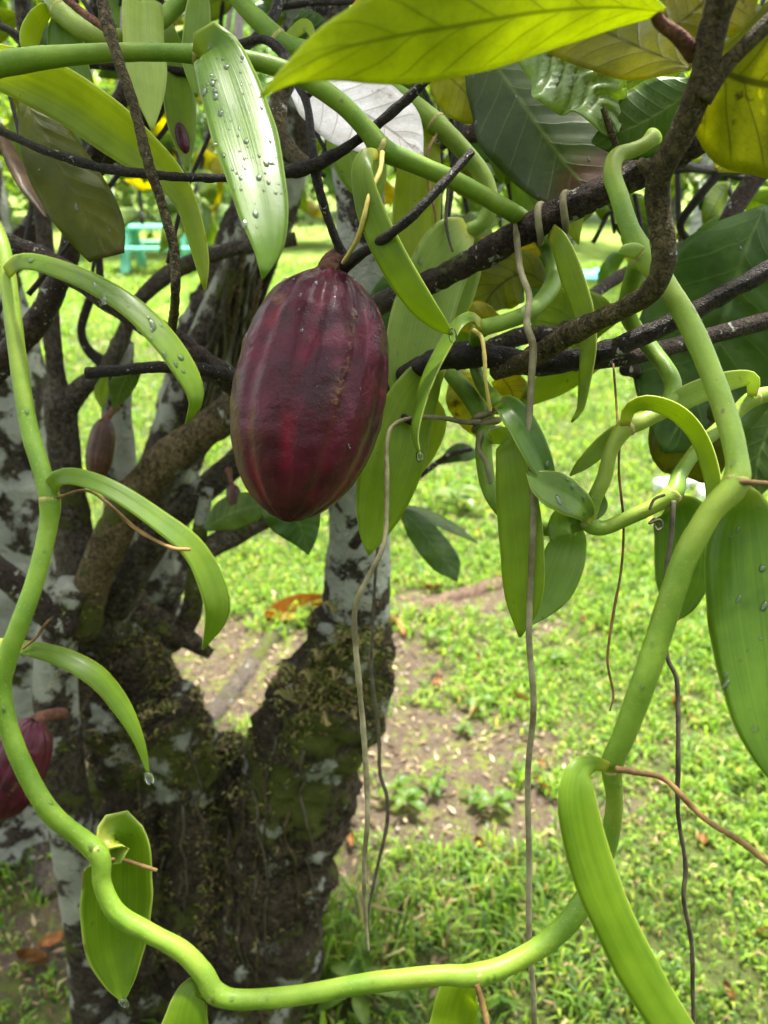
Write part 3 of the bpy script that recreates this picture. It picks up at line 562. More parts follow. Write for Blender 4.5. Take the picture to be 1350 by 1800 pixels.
for i in range(14):
    x = random.uniform(420, 490); pts = []
    for q in range(10): pts.append((x, 400 + q * 45)); x += random.gauss(-12, 6)
    creeping(pts, random.choice(('limb', 'rootd', 'moss')), random.uniform(0.004, 0.007))
def frond(x, y, s, ang, Y):                              # small curled dry fern frond growing on the bark
    V, Fc = [], []; d = dY(y, Y); c = on_bark(x, y, -0.002)
    if c is None or c.y > 1.3: return
    k = s * random.uniform(0.45, 0.9) * d / F; ang += random.uniform(-0.7, 0.7)
    for i in range(9):
        t = i / 8; a = ang + t * 2.6; p = c + (RT * math.cos(ang) + UP * math.sin(ang)) * k * t + (RT * math.cos(a) + UP * math.sin(a)) * k * 0.3 * t - FW * k * 0.5 * t
        for sg in (-1, 1):
            a2 = a + sg * 1.2; q = p + (RT * math.cos(a2) + UP * math.sin(a2)) * k * 0.36 * (1 - t * 0.6) - FW * k * 0.1; w = (RT * math.cos(a) + UP * math.sin(a)) * k * 0.05
            b = len(V); V += [p - w, p + w, q + w * 0.5, q - w * 0.5]; Fc.append((b, b + 1, b + 2, b + 3))
    mesh_obj('fern_frond', V, Fc, M['fernd'], TREE, smooth=False)
M['fernd'] = mat_simple('dry_fern', (0.16, 0.14, 0.05), (0.36, 0.29, 0.13), 40, 0.7, 0.2, 0.002, 0.25, (0.3, 0.28, 0.06, 1))
for (x, y, s, a) in ((570, 1160, 60, 2.2), (560, 1195, 70, 2.8), (605, 1200, 60, 2.6), (640, 1160, 40, 1.0), (600, 1075, 60, 2.0), (630, 1060, 50, 0.5), (480, 1170, 60, 1.9), (620, 1240, 55, -1.3), (560, 1250, 45, -1.0), (470, 1330, 50, -0.6), (340, 1170, 60, 0.8), (360, 1205, 60, 0.3), (320, 1140, 60, 1.3), (380, 1270, 50, 0.5), (280, 1190, 50, 2.3), (500, 1100, 45, 2.6), (430, 1210, 55, 1.4), (665, 1130, 40, 0.5), (410, 1150, 55, 1.0), (520, 1220, 55, 2.4)):
    frond(x, y, s, a, 0.92 if x > 420 else 0.91)
# surface roots
for pts in ([(350, 1290, 44), (430, 1190, 34), (480, 1125, 30), (560, 1085, 24), (640, 1068, 16)],):
    q = [(*G(x, y, -0.004), w / 2 * (G(x, y) - CAM).dot(FW) / F) for x, y, w in pts]
    SEED[0] += 1; V, Fc = tube_mesh(q, 12, 0.02, 0.3, 18, 0.5, SEED[0]); mesh_obj('root', V, Fc, M['grey'], TREE)

# left neighbouring cacao trunk, thick and pale
b2 = G(15, 1450)
TREE2 = thing('cacao_tree', 'thick pale lichen-covered cacao trunk beside the mossy many-stemmed tree', 'tree', (b2.x, b2.y, 0))
tube('trunk', 'pale', TREE2, [(10, 1500, 240), (14, 1440, 205), (18, 1350, 180), (22, 1150, 172), (20, 950, 172), (6, 780, 172), (-20, 620, 165), (-55, 450, 155), (-90, 200, 150), (-120, -200, 140)], Y=b2.y, n=60, rough=0.16, rscale=12, knots=0.5, step=0.01)
tube('branch', 'branch', TREE2, [(-40, 500, 70), (40, 430, 46), (90, 330, 38), (120, 180, 34), (170, 20, 30), (230, -200, 26)], Y=b2.y - 0.03, n=14)
for pts in ([(20, 1430, 70), (60, 1500, 50), (90, 1580, 30)], [(-20, 1440, 70), (-40, 1520, 60), (-30, 1600, 30)]):
    q = [(*G(x, y, 0.0), w / 2 * (G(x, y) - CAM).dot(FW) / F) for x, y, w in pts]; V, Fc = tube_mesh(q, 14, 0.015, 0.3, 20, 0.5, 8); mesh_obj('root', V, Fc, M['grey'], TREE2)

# ---- cacao leaves near the camera (parts of the main tree)
L = lambda mat, mid, w, d=None, **k: leaf('leaf', mat, TREE, mid, w, d, **{**dict(thick=0.0006, wave=0.10, pucker=0.04, nL=34, nW=12), **k})
L('cac_y', [(1165, 20, 0.315), (1080, 12, 0.30), (950, 20, 0.285), (820, 42, 0.275), (700, 62, 0.268), (590, 88, 0.262), (515, 125, 0.258), (455, 172, 0.255)], [14, 90, 150, 165, 150, 90, 34, 2], roll=35, fold=0.12, wave=0.04)
L('cac_g', [(900, -60, 0.34), (780, -10, 0.345), (660, 30, 0.35), (590, 45, 0.35)], [60, 120, 90, 4], roll=20)
L('cac_o', [(1215, 120, 0.338), (1135, 88, 0.36), (1045, 48, 0.385), (970, 20, 0.41), (910, -10, 0.43)], [10, 104, 124, 100, 10], roll=-25, fold=-0.1)
L('cac_o', [(1235, 105, 0.335), (1290, 135, 0.335), (1360, 150, 0.335), (1450, 150, 0.34), (1560, 130, 0.34)], [20, 230, 290, 260, 20], roll=15, fold=-0.12)
L('cac_o', [(1170, 60, 0.36), (1220, 20, 0.36), (1270, -30, 0.36), (1320, -90, 0.37)], [16, 130, 150, 10], roll=15)
L('cac', [(1235, 140, 0.44), (1180, 185, 0.45), (1110, 225, 0.46), (1040, 250, 0.47)], [10, 110, 110, 6], roll=-15)
L('cac_y', [(1210, 105, 0.47), (1140, 130, 0.48), (1070, 160, 0.49)], [10, 90, 10], roll=-15)
L('cac_g', [(1330, 190, 0.5), (1300, 250, 0.5), (1260, 300, 0.5)], [20, 130, 10])
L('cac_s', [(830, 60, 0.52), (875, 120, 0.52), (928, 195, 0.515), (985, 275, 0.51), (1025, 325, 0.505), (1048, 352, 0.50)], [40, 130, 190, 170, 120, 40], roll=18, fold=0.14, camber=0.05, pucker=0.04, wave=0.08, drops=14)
L('crump', [(925, 66, 0.47), (955, 92, 0.465), (1010, 128, 0.46), (1052, 172, 0.46), (1078, 236, 0.46)], [24, 84, 132, 104, 20], roll=32, camber=-0.2, wave=0.45, pucker=0.35, drops=14, nL=44)
T('limb', [(1060, 190, 10, 0.455), (1075, 235, 12, 0.458), (1085, 262, 12, 0.462)], n=8, rough=0.1, name='petiole')
L('cac_g', [(760, 110, 0.53), (800, 145, 0.53), (835, 180, 0.53), (868, 208, 0.53)], [40, 90, 80, 6], roll=10)
L('silver', [(500, 140, 0.565), (560, 160, 0.56), (630, 195, 0.555), (695, 235, 0.55), (742, 276, 0.545)], [6, 90, 128, 100, 6], roll=38, camber=-0.12, wave=0.05, pucker=0.08)
L('cac', [(1345, 360, 0.60), (1310, 440, 0.60), (1280, 540, 0.61), (1245, 640, 0.62), (1200, 735, 0.62), (1165, 795, 0.62)], [8, 200, 275, 265, 165, 8], roll=12, fold=0.10, wave=0.07, pucker=0.06, drops=8)
L('cac', [(1420, 640, 0.66), (1370, 720, 0.66), (1335, 800, 0.66), (1325, 880, 0.66)], [8, 120, 120, 6], roll=5)
L('cac_h', [(1180, 690, 0.64), (1200, 750, 0.63), (1230, 800, 0.62), (1250, 845, 0.62)], [60, 130, 130, 30], roll=-10, wave=0.2)
L('cac_h', [(40, 165, 0.52), (80, 240, 0.515), (120, 320, 0.51), (160, 390, 0.51), (188, 452, 0.51)], [20, 90, 116, 108, 62], roll=12, fold=-0.1, wave=0.12, drops=8)
L('dryt', [(-4, 215, 0.55), (20, 275, 0.55), (48, 330, 0.545), (82, 384, 0.54)], [14, 26, 24, 3], roll=40, camber=0.5)
L('cac', [(515, 40, 0.70), (545, 60, 0.70), (580, 80, 0.70)], [50, 70, 20], roll=15, pucker=0.2)
L('cac', [(500, 870, 0.72), (520, 910, 0.72), (535, 945, 0.72), (542, 975, 0.72)], [100, 95, 50, 3], roll=5)
L('cac', [(700, 895, 0.95), (730, 920, 0.95), (765, 965, 0.95), (790, 995, 0.95), (803, 1022, 0.95)], [6, 44, 54, 44, 3], roll=25, wave=0.2)
L('cac', [(700, 890, 0.95), (750, 905, 0.97), (800, 930, 0.98), (840, 955, 0.98)], [5, 20, 16, 2], roll=60)
L('cac', [(770, 815, 0.96), (810, 795, 0.96), (850, 800, 0.97)], [5, 34, 3], roll=40)
L('cac', [(360, 930, 0.92), (400, 905, 0.92), (450, 890, 0.92), (480, 895, 0.92)], [10, 60, 50, 4], roll=10)
L('cac_g', [(960, 430, 0.70), (900, 450, 0.70), (840, 480, 0.70), (800, 520, 0.70)], [10, 90, 90, 5], roll=20, wave=0.15)
L('cac_o', [(960, 500, 0.69), (920, 480, 0.69), (870, 510, 0.69), (840, 560, 0.69)], [10, 80, 90, 5], roll=-15, wave=0.2)
L('cac_g', [(880, 560, 0.68), (840, 560, 0.68), (800, 580, 0.68)], [10, 60, 6], wave=0.2)
L('cac_y', [(1090, 560, 0.62), (1040, 560, 0.62), (990, 580, 0.62), (950, 630, 0.62)], [8, 100, 120, 8], roll=10)
L('van_y', [(1060, 640, 0.66), (1000, 660, 0.66), (940, 690, 0.66), (912, 720, 0.66)], [8, 50, 40, 3], roll=30)
L('cac_g', [(800, 650, 0.64), (820, 690, 0.64), (840, 740, 0.64), (850, 775, 0.64)], [20, 80, 60, 4], roll=-10, wave=0.25)
L('cac_o', [(880, 660, 0.66), (900, 690, 0.66), (905, 730, 0.66)], [40, 60, 6], wave=0.2)
L('cac', [(700, 470, 0.8), (690, 540, 0.8), (690, 610, 0.8)], [30, 90, 10])
L('cac', [(250, 640, 0.72), (225, 660, 0.72), (210, 690, 0.72), (200, 720, 0.72)], [10, 40, 34, 3], roll=30)
L('cac_y', [(185, 660, 0.9), (178, 690, 0.9), (180, 720, 0.9)], [10, 24, 2])

# leafy shoots filling the canopy behind: a twig hanging in from above, with its own leaves
SH = [(30, 330, 1.3), (60, 140, 1.0), (130, 60, 1.2), (210, 40, 0.8), (200, 360, 1.9), (300, 260, 1.5), (330, 380, 1.3), (380, 200, 1.0), (420, 40, 1.0), (470, 330, 1.5), (560, 250, 1.6), (640, 60, 1.0), (700, 330, 0.95),
      (740, 120, 0.9), (800, 340, 0.85), (880, 300, 0.8), (900, 400, 1.0), (960, 360, 0.75), (1000, 430, 0.85), (1080, 440, 0.9), (1100, 350, 1.1), (1150, 220, 0.7), (1200, 540, 0.95), (1330, 330, 1.1), (1300, 430, 1.0), (840, 480, 0.95), (770, 560, 1.0), (930, 560, 0.9), (1040, 280, 0.8), (250, 150, 1.3), (330, 420, 1.6), (250, 425, 2.2), (285, 440, 1.9), (100, 300, 1.4), (160, 420, 1.8), (420, 300, 1.8), (520, 420, 2.0), (560, 330, 1.3), (760, 420, 1.4), (1000, 330, 1.2), (1100, 480, 1.1), (1230, 380, 1.6), (880, 430, 1.3), (680, 250, 1.3), (40, 230, 1.2), (380, 400, 2.3), (1010, 240, 0.9), (1290, 210, 0.9), (860, 120, 0.75), (520, 150, 1.2), (10, 20, 1.4), (600, 380, 1.5), (1230, 80, 0.8)]
for (x, y, d) in SH:
    bx = x + random.uniform(-120, 120)
    T('twig', [(bx, min(-80, y - 420), 12, d * 1.03), (bx * 0.4 + x * 0.6, y - 190, 10, d * 1.01), (x, y - 30, 6, d)], n=6, rough=0, name='twig', step=0.03)
    for q in range(random.randint(3, 5)):
        a = R(random.uniform(20, 160)); l = random.uniform(95, 170) / (0.5 + 0.6 * d); ox, oy = random.uniform(-25, 25), -random.uniform(0, 150)
        dx, dy = math.cos(a) * l, math.sin(a) * l * random.uniform(0.5, 1.0); k = oy / -190
        xx, yy = x + (bx - x) * 0.4 * k, y - 30 + oy * 0.9; dd = d + random.uniform(-0.02, 0.02)
        L(random.choice(('cac', 'cac_m', 'cac_m', 'cac_y', 'cac_y', 'cac_y', 'cac_o')), [(xx, yy, d), (xx + dx * 0.35, yy + dy * 0.25, dd), (xx + dx * 0.7, yy + dy * 0.6, dd - 0.02), (xx + dx, yy + dy, dd - 0.01)], [3, l * 0.36, l * 0.34, 2], roll=random.uniform(-45, 45), nL=14, nW=6)
# crown overhead, above the picture, plus unseen clumps added behind the camera
def foliage(name, parent, clumps, per, size, pal, mat='fol', spread=0.2):
    V, Fc, Cc = [], [], []
    for c in clumps:
        tint = random.uniform(0.75, 1.25)
        for i in range(per):
            p = c + Vector((random.gauss(0, spread), random.gauss(0, spread), random.gauss(0, spread * 0.7))); s = size * random.uniform(0.6, 1.3)
            a = random.uniform(0, 6.28); dn = Vector((math.cos(a), math.sin(a), random.uniform(-1.1, 0.3))).normalized(); sdv = dn.cross(Vector((random.gauss(0, .5), random.gauss(0, .5), 1))).normalized(); up = sdv.cross(dn)
            b = len(V); V += [p, p + dn * s * 0.4 + sdv * s * 0.2 + up * s * 0.04, p + dn * s, p + dn * s * 0.4 - sdv * s * 0.2 + up * s * 0.04, p + dn * s * 0.5 - up * s * 0.03]
            Fc += [(b, b + 1, b + 4), (b + 1, b + 2, b + 4), (b + 2, b + 3, b + 4), (b + 3, b, b + 4)]
            col = random.choice(pal); k = tint * random.uniform(0.8, 1.2); Cc += [(col[0] * k, col[1] * k, col[2] * k, 1)] * 5
    o = mesh_obj(name, V, Fc, M[mat], parent, smooth=False)
    at = o.data.attributes.new('col', 'FLOAT_COLOR', 'POINT'); at.data.foreach_set('color', np.array(Cc, dtype=np.float32).ravel()); return o
PALG = ((0.035, 0.085, 0.015), (0.055, 0.12, 0.02), (0.08, 0.15, 0.02), (0.12, 0.19, 0.03))
cl = [Vector((random.gauss(-0.15, 0.6), random.gauss(1.35, 0.3), random.uniform(2.15, 3.0))) for i in range(38)]
cl += [Vector((random.uniform(-3.0, 3.0), random.uniform(-3.0, -1.0), random.uniform(0.5, 2.6))) for i in range(240)]  # added behind the camera, unseen, to block sky light and reflections from the front
foliage('crown', TREE, cl, 16, 0.24, PALG, spread=0.18)
for i in range(7):                                       # limbs carrying the crown, reaching back to the added clumps
    a = -1.57 + (i - 3) * 0.5; V, Fc = tube_mesh([(-0.08, 1.05, 1.9, 0.045), (0.3 * math.cos(a), 1.05 + 0.5 * math.sin(a), 2.5, 0.035), (1.0 * math.cos(a), 1.05 + 1.6 * math.sin(a), 2.8, 0.025), (1.7 * math.cos(a), 1.05 + 2.9 * math.sin(a), 2.7, 0.010)], 10, 0.05, 0.15, 20, 0.4, i); mesh_obj('limb', V, Fc, M['branch'], TREE)

# ================================================================== PODS
def pod(label, mat, top, bot, rpx, d, group=None, n=120, stalk=None, tilt=0.0, prof=None, drops=0, name='cocoa_pod', nr=10):
    A, B_ = P(top[0], top[1], d), P(bot[0], bot[1], d + tilt); ax = (B_ - A); Ln = ax.length; ax.normalize(); rad = rpx * d / F
    e1 = (RT - ax * RT.dot(ax)).normalized(); e2 = ax.cross(e1)
    prof = prof or [(0, 0.16), (0.015, 0.30), (0.05, 0.50), (0.12, 0.72), (0.22, 0.88), (0.35, 0.97), (0.48, 1.0), (0.60, 0.98), (0.72, 0.90), (0.82, 0.76), (0.90, 0.58), (0.955, 0.38), (0.985, 0.2), (1.0, 0.04)]
    ts = [q[0] for q in prof]; rs = [q[1] for q in prof]; nl = 90; V, Fc, UV, gr, sc = [], [], [], [], []
    for i in range(nl):
        t = 1 - (1 - i / (nl - 1)) ** 1.0; t = 0.5 - 0.5 * math.cos(math.pi * t); r = float(np.interp(t, ts, rs))
        if 0.02 < t < 0.98: r = 0.25 * (float(np.interp(t - 0.02, ts, rs)) + float(np.interp(t + 0.02, ts, rs))) + 0.5 * r
        for j in range(n):
            a = 2 * math.pi * j / n; w = a + 0.05 * math.sin(t * 7)
            c1 = math.cos(nr * w); deep = 0.5 + 0.5 * math.cos(nr / 2 * w)
            g = max(0.0, -c1) ** 1.5
            amp = (0.10 if t < 0.2 else 0.055 if t < 0.8 else 0.06) * min(1, t * 12 + 0.25)
            rr = rad * r * (1 - amp * g * (0.5 + 0.7 * deep))
            q = A + ax * (t * Ln + 0.03 * rad * c1 * max(0, 0.12 - t) * 8) + (e1 * math.cos(a) + e2 * math.sin(a)) * rr
            q += (q - (A + ax * t * Ln)) * (0.018 * noise.noise(q * 45) + 0.014 * noise.noise(q * 110)); V.append(q); UV.append((j / n, t)); gr.append(g); sc.append(max(math.exp(-((a - 0.95 - 0.25 * t) / 0.07) ** 2) * (1 if 0.2 < t < 0.62 else 0), 0.8 if noise.noise(q * 40 + Vector((3, 1, 7))) > 0.55 else 0.0))
    for i in range(nl - 1):
        for j in range(n): Fc.append((i * n + j, i * n + (j + 1) % n, (i + 1) * n + (j + 1) % n, (i + 1) * n + j))
    Fc.append(tuple(range(n))); Fc.append(tuple(reversed(range((nl - 1) * n, nl * n))))
    root = thing(name, label, 'cocoa pod', tuple(A), group)
    b = mesh_obj('body', V, Fc, M[mat], root, UV, attrs={'groove': gr, 'scar': sc})
    if stalk: tube('stalk', 'stalk', root, stalk, n=18, rough=0.22, rscale=220, knots=0.4, step=0.0012)
    if drops:
        sp = []
        while len(sp) < drops:
            i = int(abs(random.gauss(0, 0.28)) * nl) + 4; j = random.randrange(n)
            if i > nl - 6: continue
            q = V[i * n + j]; nn = (q - (A + ax * (q - A).dot(ax)) - ax * 0.3 * rad).normalized()
            if nn.dot(CAM - q) < 0: continue
            sp.append((q, nn, random.choice((0.0006, 0.0008, 0.0011, 0.0015)), 0.5))
        droplets(sp, b)
    return root
pod('large ripe maroon cocoa pod with wet glossy ridges hanging from the dark twigs', 'pod', (584, 482), (502, 917), 133, 0.50, stalk=[(577, 494, 70, 0.50), (580, 482, 56, 0.50), (586, 468, 48, 0.50), (596, 456, 44, 0.50), (610, 448, 24, 0.498)], drops=46, tilt=-0.015)
pod('purple cocoa pod hanging low beside the white-spotted slender stem', 'pod', (62, 1265), (-6, 1440), 52, 0.86, stalk=[(58, 1272, 26, 0.86), (70, 1262, 22, 0.87), (92, 1256, 20, 0.90), (110, 1254, 20, 0.95)])
pod('tiny purple young cocoa pod dangling on a thin stalk from a dark twig', 'pod', (313, 216), (327, 271), 12, 0.60, stalk=[(313, 220, 5, 0.60), (305, 198, 4, 0.60), (298, 180, 4, 0.605), (285, 165, 5, 0.63)], n=60)
pod('shrivelled brown cocoa pod against the bark-grey stem', 'podb', (185, 735), (168, 850), 24, 0.98, stalk=[(185, 740, 14, 0.98), (195, 725, 12, 0.99), (205, 715, 14, 1.02)], n=80)
pod('withered black cocoa pod hanging under the limb behind the large maroon pod', 'podb', (408, 850), (416, 905), 14, 0.93, stalk=[(408, 855, 8, 0.93), (405, 840, 8, 0.94), (402, 825, 12, 0.96)], n=60)

# ================================================================== VANILLA VINES
def vine(label, loc): return thing('vanilla_vine', label, 'vine', tuple(loc))
def stem(parent, pts, nodes=(), k=lambda x: 1.0):
    q = px([(x, y, w * k(x), d) for x, y, w, d in pts]); V, Fc = tube_mesh(q, 20, 0.003, 0.10, 38, 0, SEED[0]); SEED[0] += 1; CC = crom(q, 400)
    for (x, y, d) in nodes:                              # slight swelling at the joints
        c = P(x, y, d)
        V = [v + (v - c).normalized() * 0.0007 * math.exp(-((v - c).length / 0.013) ** 4) if (v - c).length < 0.03 else v for v in V]
    o = mesh_obj('stem', V, Fc, M['stem'], parent)
    for (x, y, d) in nodes:                              # withered sheath ring at each joint
        c = np.array(P(x, y, d)); i = int(np.argmin(((CC[:, :3] - c) ** 2).sum(1))); i = min(max(i, 3), 396)
        p0, p1 = Vector(CC[i][:3]), Vector(CC[i + 2][:3]); tg = (p1 - p0).normalized(); rr = CC[i][3]
        V, Fc = tube_mesh([(*(p0 + tg * h), rr * kk) for h, kk in ((-0.0025, 0.98), (-0.0012, 1.12), (0.0008, 1.15), (0.002, 0.99))], 18, 0.0008, 0.12, 300, 0, i)
        mesh_obj('node_ring', V, Fc, M['ring'], parent)
    return o
def vl(parent, mat, mid, w, d=None, **k): return leaf('leaf', mat, parent, mid, w, d, **{**dict(thick=0.0011, camber=0.10, fold=-0.14, nL=30, nW=10), **k})
def aroot(parent, mat, pts, d=None, **k):
    k.setdefault('k', 0.76); return tube('aerial_root', mat, parent, pts, d, n=9, rough=0.3, rscale=130, knots=0.6, **k)

# -- the big loop round the picture
VA = vine('thick green vanilla vine hanging in a wide open loop in front of the tree', P(1150, 245, 0.43))
sA = [(-420, -160, 44, 0.46), (-220, 120, 46, 0.44), (-90, 290, 46, 0.42), (-30, 365, 46, 0.41), (3, 435, 46, 0.40), (18, 520, 46, 0.395), (33, 640, 47, 0.39), (52, 755, 48, 0.385), (78, 840, 50, 0.38), (88, 880, 52, 0.38), (84, 930, 50, 0.38), (62, 1020, 50, 0.375), (34, 1100, 52, 0.37), (8, 1168, 52, 0.37), (2, 1205, 50, 0.37), (12, 1270, 50, 0.37), (45, 1355, 52, 0.37), (90, 1430, 52, 0.37), (150, 1480, 50, 0.375), (176, 1508, 50, 0.375),
      (180, 1555, 50, 0.375), (205, 1605, 52, 0.375), (262, 1640, 52, 0.375), (320, 1672, 54, 0.375), (358, 1712, 54, 0.375), (378, 1745, 52, 0.375), (420, 1757, 50, 0.375), (520, 1750, 52, 0.375), (650, 1728, 52, 0.375), (770, 1715, 52, 0.375), (840, 1714, 52, 0.375), (905, 1690, 54, 0.38), (975, 1645, 56, 0.385), (1030, 1578, 56, 0.39), (1066, 1495, 48, 0.39), (1080, 1410, 44, 0.385), (1076, 1345, 50, 0.38),
      (1098, 1290, 58, 0.375), (1135, 1190, 62, 0.37), (1170, 1080, 62, 0.368), (1205, 980, 62, 0.365), (1250, 900, 60, 0.363), (1290, 855, 62, 0.363), (1296, 815, 58, 0.366), (1282, 750, 56, 0.375), (1250, 655, 56, 0.385), (1212, 570, 56, 0.395), (1170, 500, 54, 0.405), (1132, 450, 54, 0.412), (1108, 405, 50, 0.415), (1090, 350, 48, 0.42), (1076, 305, 46, 0.425), (1084, 275, 42, 0.428), (1112, 264, 38, 0.43), (1134, 254, 36, 0.43), (1150, 240, 46, 0.432)]
stem(VA, sA, [(88, 875, .38), (8, 1175, .37), (165, 1495, .375), (376, 1745, .375), (840, 1714, .375), (1076, 1345, .38), (1292, 850, .363), (1134, 452, .412)], k=lambda x: 0.63 + 0.06 * min(1, max(0, (x - 880) / 250)))
def wet_stem(o, cnt, seed):
    rg_ = random.Random(seed); me = o.data; sp = []; vs = me.vertices
    while len(sp) < cnt:
        v = vs[rg_.randrange(len(vs))]
        if v.normal.dot(CAM - v.co) > 0 and v.normal.z < 0.5 + rg_.random(): sp.append((v.co.copy(), v.normal.copy(), rg_.choice((0.0003, 0.0004, 0.0006, 0.0009)), 0.6))
    droplets(sp, o)
wet_stem([c_ for c_ in VA.children if c_.name.startswith('stem')][0], 90, 3)
vl(VA, 'van', [(12, 480, 0.392), (30, 462, 0.385), (70, 463, 0.38), (150, 492, 0.378), (230, 540, 0.376), (290, 600, 0.375), (330, 660, 0.375), (344, 705, 0.376), (326, 745, 0.378)], [18, 24, 28, 34, 38, 42, 38, 24, 2], roll=32, drops=24, camber=0.25)
vl(VA, 'van', [(84, 872, 0.382), (100, 842, 0.372), (135, 838, 0.368), (200, 862, 0.366), (280, 915, 0.366), (340, 965, 0.366), (372, 1025, 0.367), (382, 1080, 0.368), (356, 1142, 0.37)], [26, 26, 28, 31, 35, 40, 46, 40, 2], roll=25)
vl(VA, 'van', [(-12, 1130, 0.39), (40, 1138, 0.388), (110, 1156, 0.386), (170, 1190, 0.385), (215, 1245, 0.385), (245, 1305, 0.386), (262, 1366, 0.387)], [16, 24, 32, 36, 30, 17, 2], roll=28, tipdrop=True, camber=0.3)
vl(VA, 'van', [(178, 1490, 0.380), (190, 1474, 0.384), (200, 1468, 0.388), (206, 1484, 0.393), (207, 1520, 0.397), (206, 1580, 0.40), (206, 1660, 0.40), (212, 1720, 0.398), (217, 1762, 0.396)], [20, 56, 84, 104, 114, 116, 96, 52, 3], roll=8, camber=-0.35, tipdrop=True, nL=44)
vl(VA, 'van', [(364, 1745, 0.378), (340, 1742, 0.375), (330, 1775, 0.372), (322, 1830, 0.37), (318, 1900, 0.37)], [26, 44, 66, 84, 60], camber=0.3)
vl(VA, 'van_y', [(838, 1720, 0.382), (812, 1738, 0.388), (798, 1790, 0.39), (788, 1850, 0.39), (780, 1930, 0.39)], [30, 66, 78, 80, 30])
vl(VA, 'van', [(1072, 1350, 0.375), (1045, 1342, 0.362), (1018, 1356, 0.353), (1014, 1410, 0.348), (1036, 1510, 0.345), (1074, 1610, 0.342), (1124, 1710, 0.34), (1180, 1800, 0.338), (1250, 1890, 0.336), (1320, 1960, 0.335)], [16, 26, 46, 66, 76, 76, 74, 68, 52, 4], roll=12, camber=0.3)
vl(VA, 'van', [(1302, 858, 0.37), (1312, 885, 0.372), (1312, 950, 0.372), (1320, 1050, 0.362), (1334, 1160, 0.35), (1350, 1260, 0.338), (1368, 1340, 0.33), (1385, 1400, 0.325)], [30, 66, 126, 150, 142, 116, 70, 4], camber=0.22, roll=-8, drops=26)
vl(VA, 'van_p', [(1136, 452, 0.412), (1118, 442, 0.405), (1098, 440, 0.402), (1088, 444, 0.402)], [16, 26, 18, 3], camber=0.4, nL=10)
aroot(VA, 'rooto', [(1300, 848, 15, 0.358), (1325, 848, 13, 0.355), (1352, 850, 12, 0.353), (1420, 855, 10, 0.35)])
aroot(VA, 'rooto', [(1082, 1352, 16, 0.372), (1120, 1358, 14, 0.368), (1165, 1368, 14, 0.365), (1200, 1400, 15, 0.362), (1240, 1440, 14, 0.36), (1300, 1478, 14, 0.358), (1370, 1530, 13, 0.356), (1450, 1570, 12, 0.355)])
aroot(VA, 'rooto', [(838, 1730, 14, 0.37), (850, 1770, 14, 0.368), (862, 1830, 12, 0.366)])
aroot(VA, 'rooto', [(182, 1515, 9, 0.372), (210, 1510, 9, 0.385), (245, 1520, 9, 0.39), (276, 1530, 8, 0.392)])
aroot(VA, 'rooto', [(100, 875, 8, 0.378), (150, 862, 7, 0.375), (190, 885, 7, 0.372), (240, 930, 9, 0.37), (300, 962, 9, 0.362), (334, 966, 7, 0.36)])
aroot(VA, 'rooto', [(40, 1140, 6, 0.385), (64, 1120, 7, 0.386), (78, 1100, 7, 0.386), (88, 1088, 5, 0.387)])

# -- the upper vine across the top
VB = vine('green vanilla vine running along the top and bending down round the brown branch', P(925, 385, 0.52))
stem(VB, [(-800, 20, 50, 0.50), (-400, 110, 54, 0.46), (-60, 122, 58, 0.44), (20, 110, 54, 0.44), (110, 98, 46, 0.44), (220, 92, 40, 0.442), (340, 95, 38, 0.446), (450, 108, 40, 0.45), (530, 136, 42, 0.455), (600, 182, 44, 0.46), (648, 232, 44, 0.465), (672, 262, 48, 0.468), (720, 284, 44, 0.474), (800, 318, 42, 0.485), (870, 356, 42, 0.50), (925, 390, 42, 0.525), (958, 425, 42, 0.548), (975, 470, 42, 0.545), (966, 510, 40, 0.53), (930, 548, 38, 0.51), (880, 568, 36, 0.50), (846, 578, 36, 0.495),
     (836, 600, 30, 0.52), (834, 640, 28, 0.56), (850, 680, 32, 0.55), (882, 712, 36, 0.50)], [(668, 258, .468), (340, 95, .446), (846, 578, .495)], k=lambda x: 0.66 if x < 20 else 0.75)
vl(VB, 'van', [(350, 100, 0.438), (366, 78, 0.430), (388, 108, 0.424), (416, 190, 0.408), (442, 280, 0.390), (460, 360, 0.378), (470, 430, 0.370), (462, 490, 0.366)], [26, 70, 94, 112, 108, 90, 58, 3], roll=10, camber=0.16, drops=80)
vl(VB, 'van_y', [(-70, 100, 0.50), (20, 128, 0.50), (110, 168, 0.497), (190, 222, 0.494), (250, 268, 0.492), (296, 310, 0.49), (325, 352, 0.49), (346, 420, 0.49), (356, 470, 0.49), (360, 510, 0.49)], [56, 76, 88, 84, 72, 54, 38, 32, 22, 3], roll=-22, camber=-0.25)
vl(VB, 'van', [(664, 272, 0.458), (646, 274, 0.45), (636, 300, 0.446), (652, 372, 0.445), (690, 455, 0.445), (738, 530, 0.446), (772, 568, 0.448), (796, 588, 0.45)], [16, 26, 36, 48, 54, 46, 28, 3], roll=-20, camber=0.3, tipdrop=True)
vl(VB, 'van_d', [(846, 572, 0.485), (828, 558, 0.475), (805, 570, 0.465), (780, 610, 0.46), (755, 660, 0.455), (738, 715, 0.452), (730, 765, 0.45), (738, 800, 0.45)], [13, 15, 19, 22, 22, 17, 11, 3], roll=-50, camber=0.3, tipdrop=True)
vl(VB, 'van', [(968, 405, 0.51), (985, 430, 0.50), (1005, 485, 0.495), (1026, 550, 0.49), (1034, 610, 0.487), (1028, 670, 0.485), (1020, 720, 0.485), (1005, 742, 0.485)], [22, 32, 40, 36, 28, 20, 11, 3], roll=-35, camber=0.25)
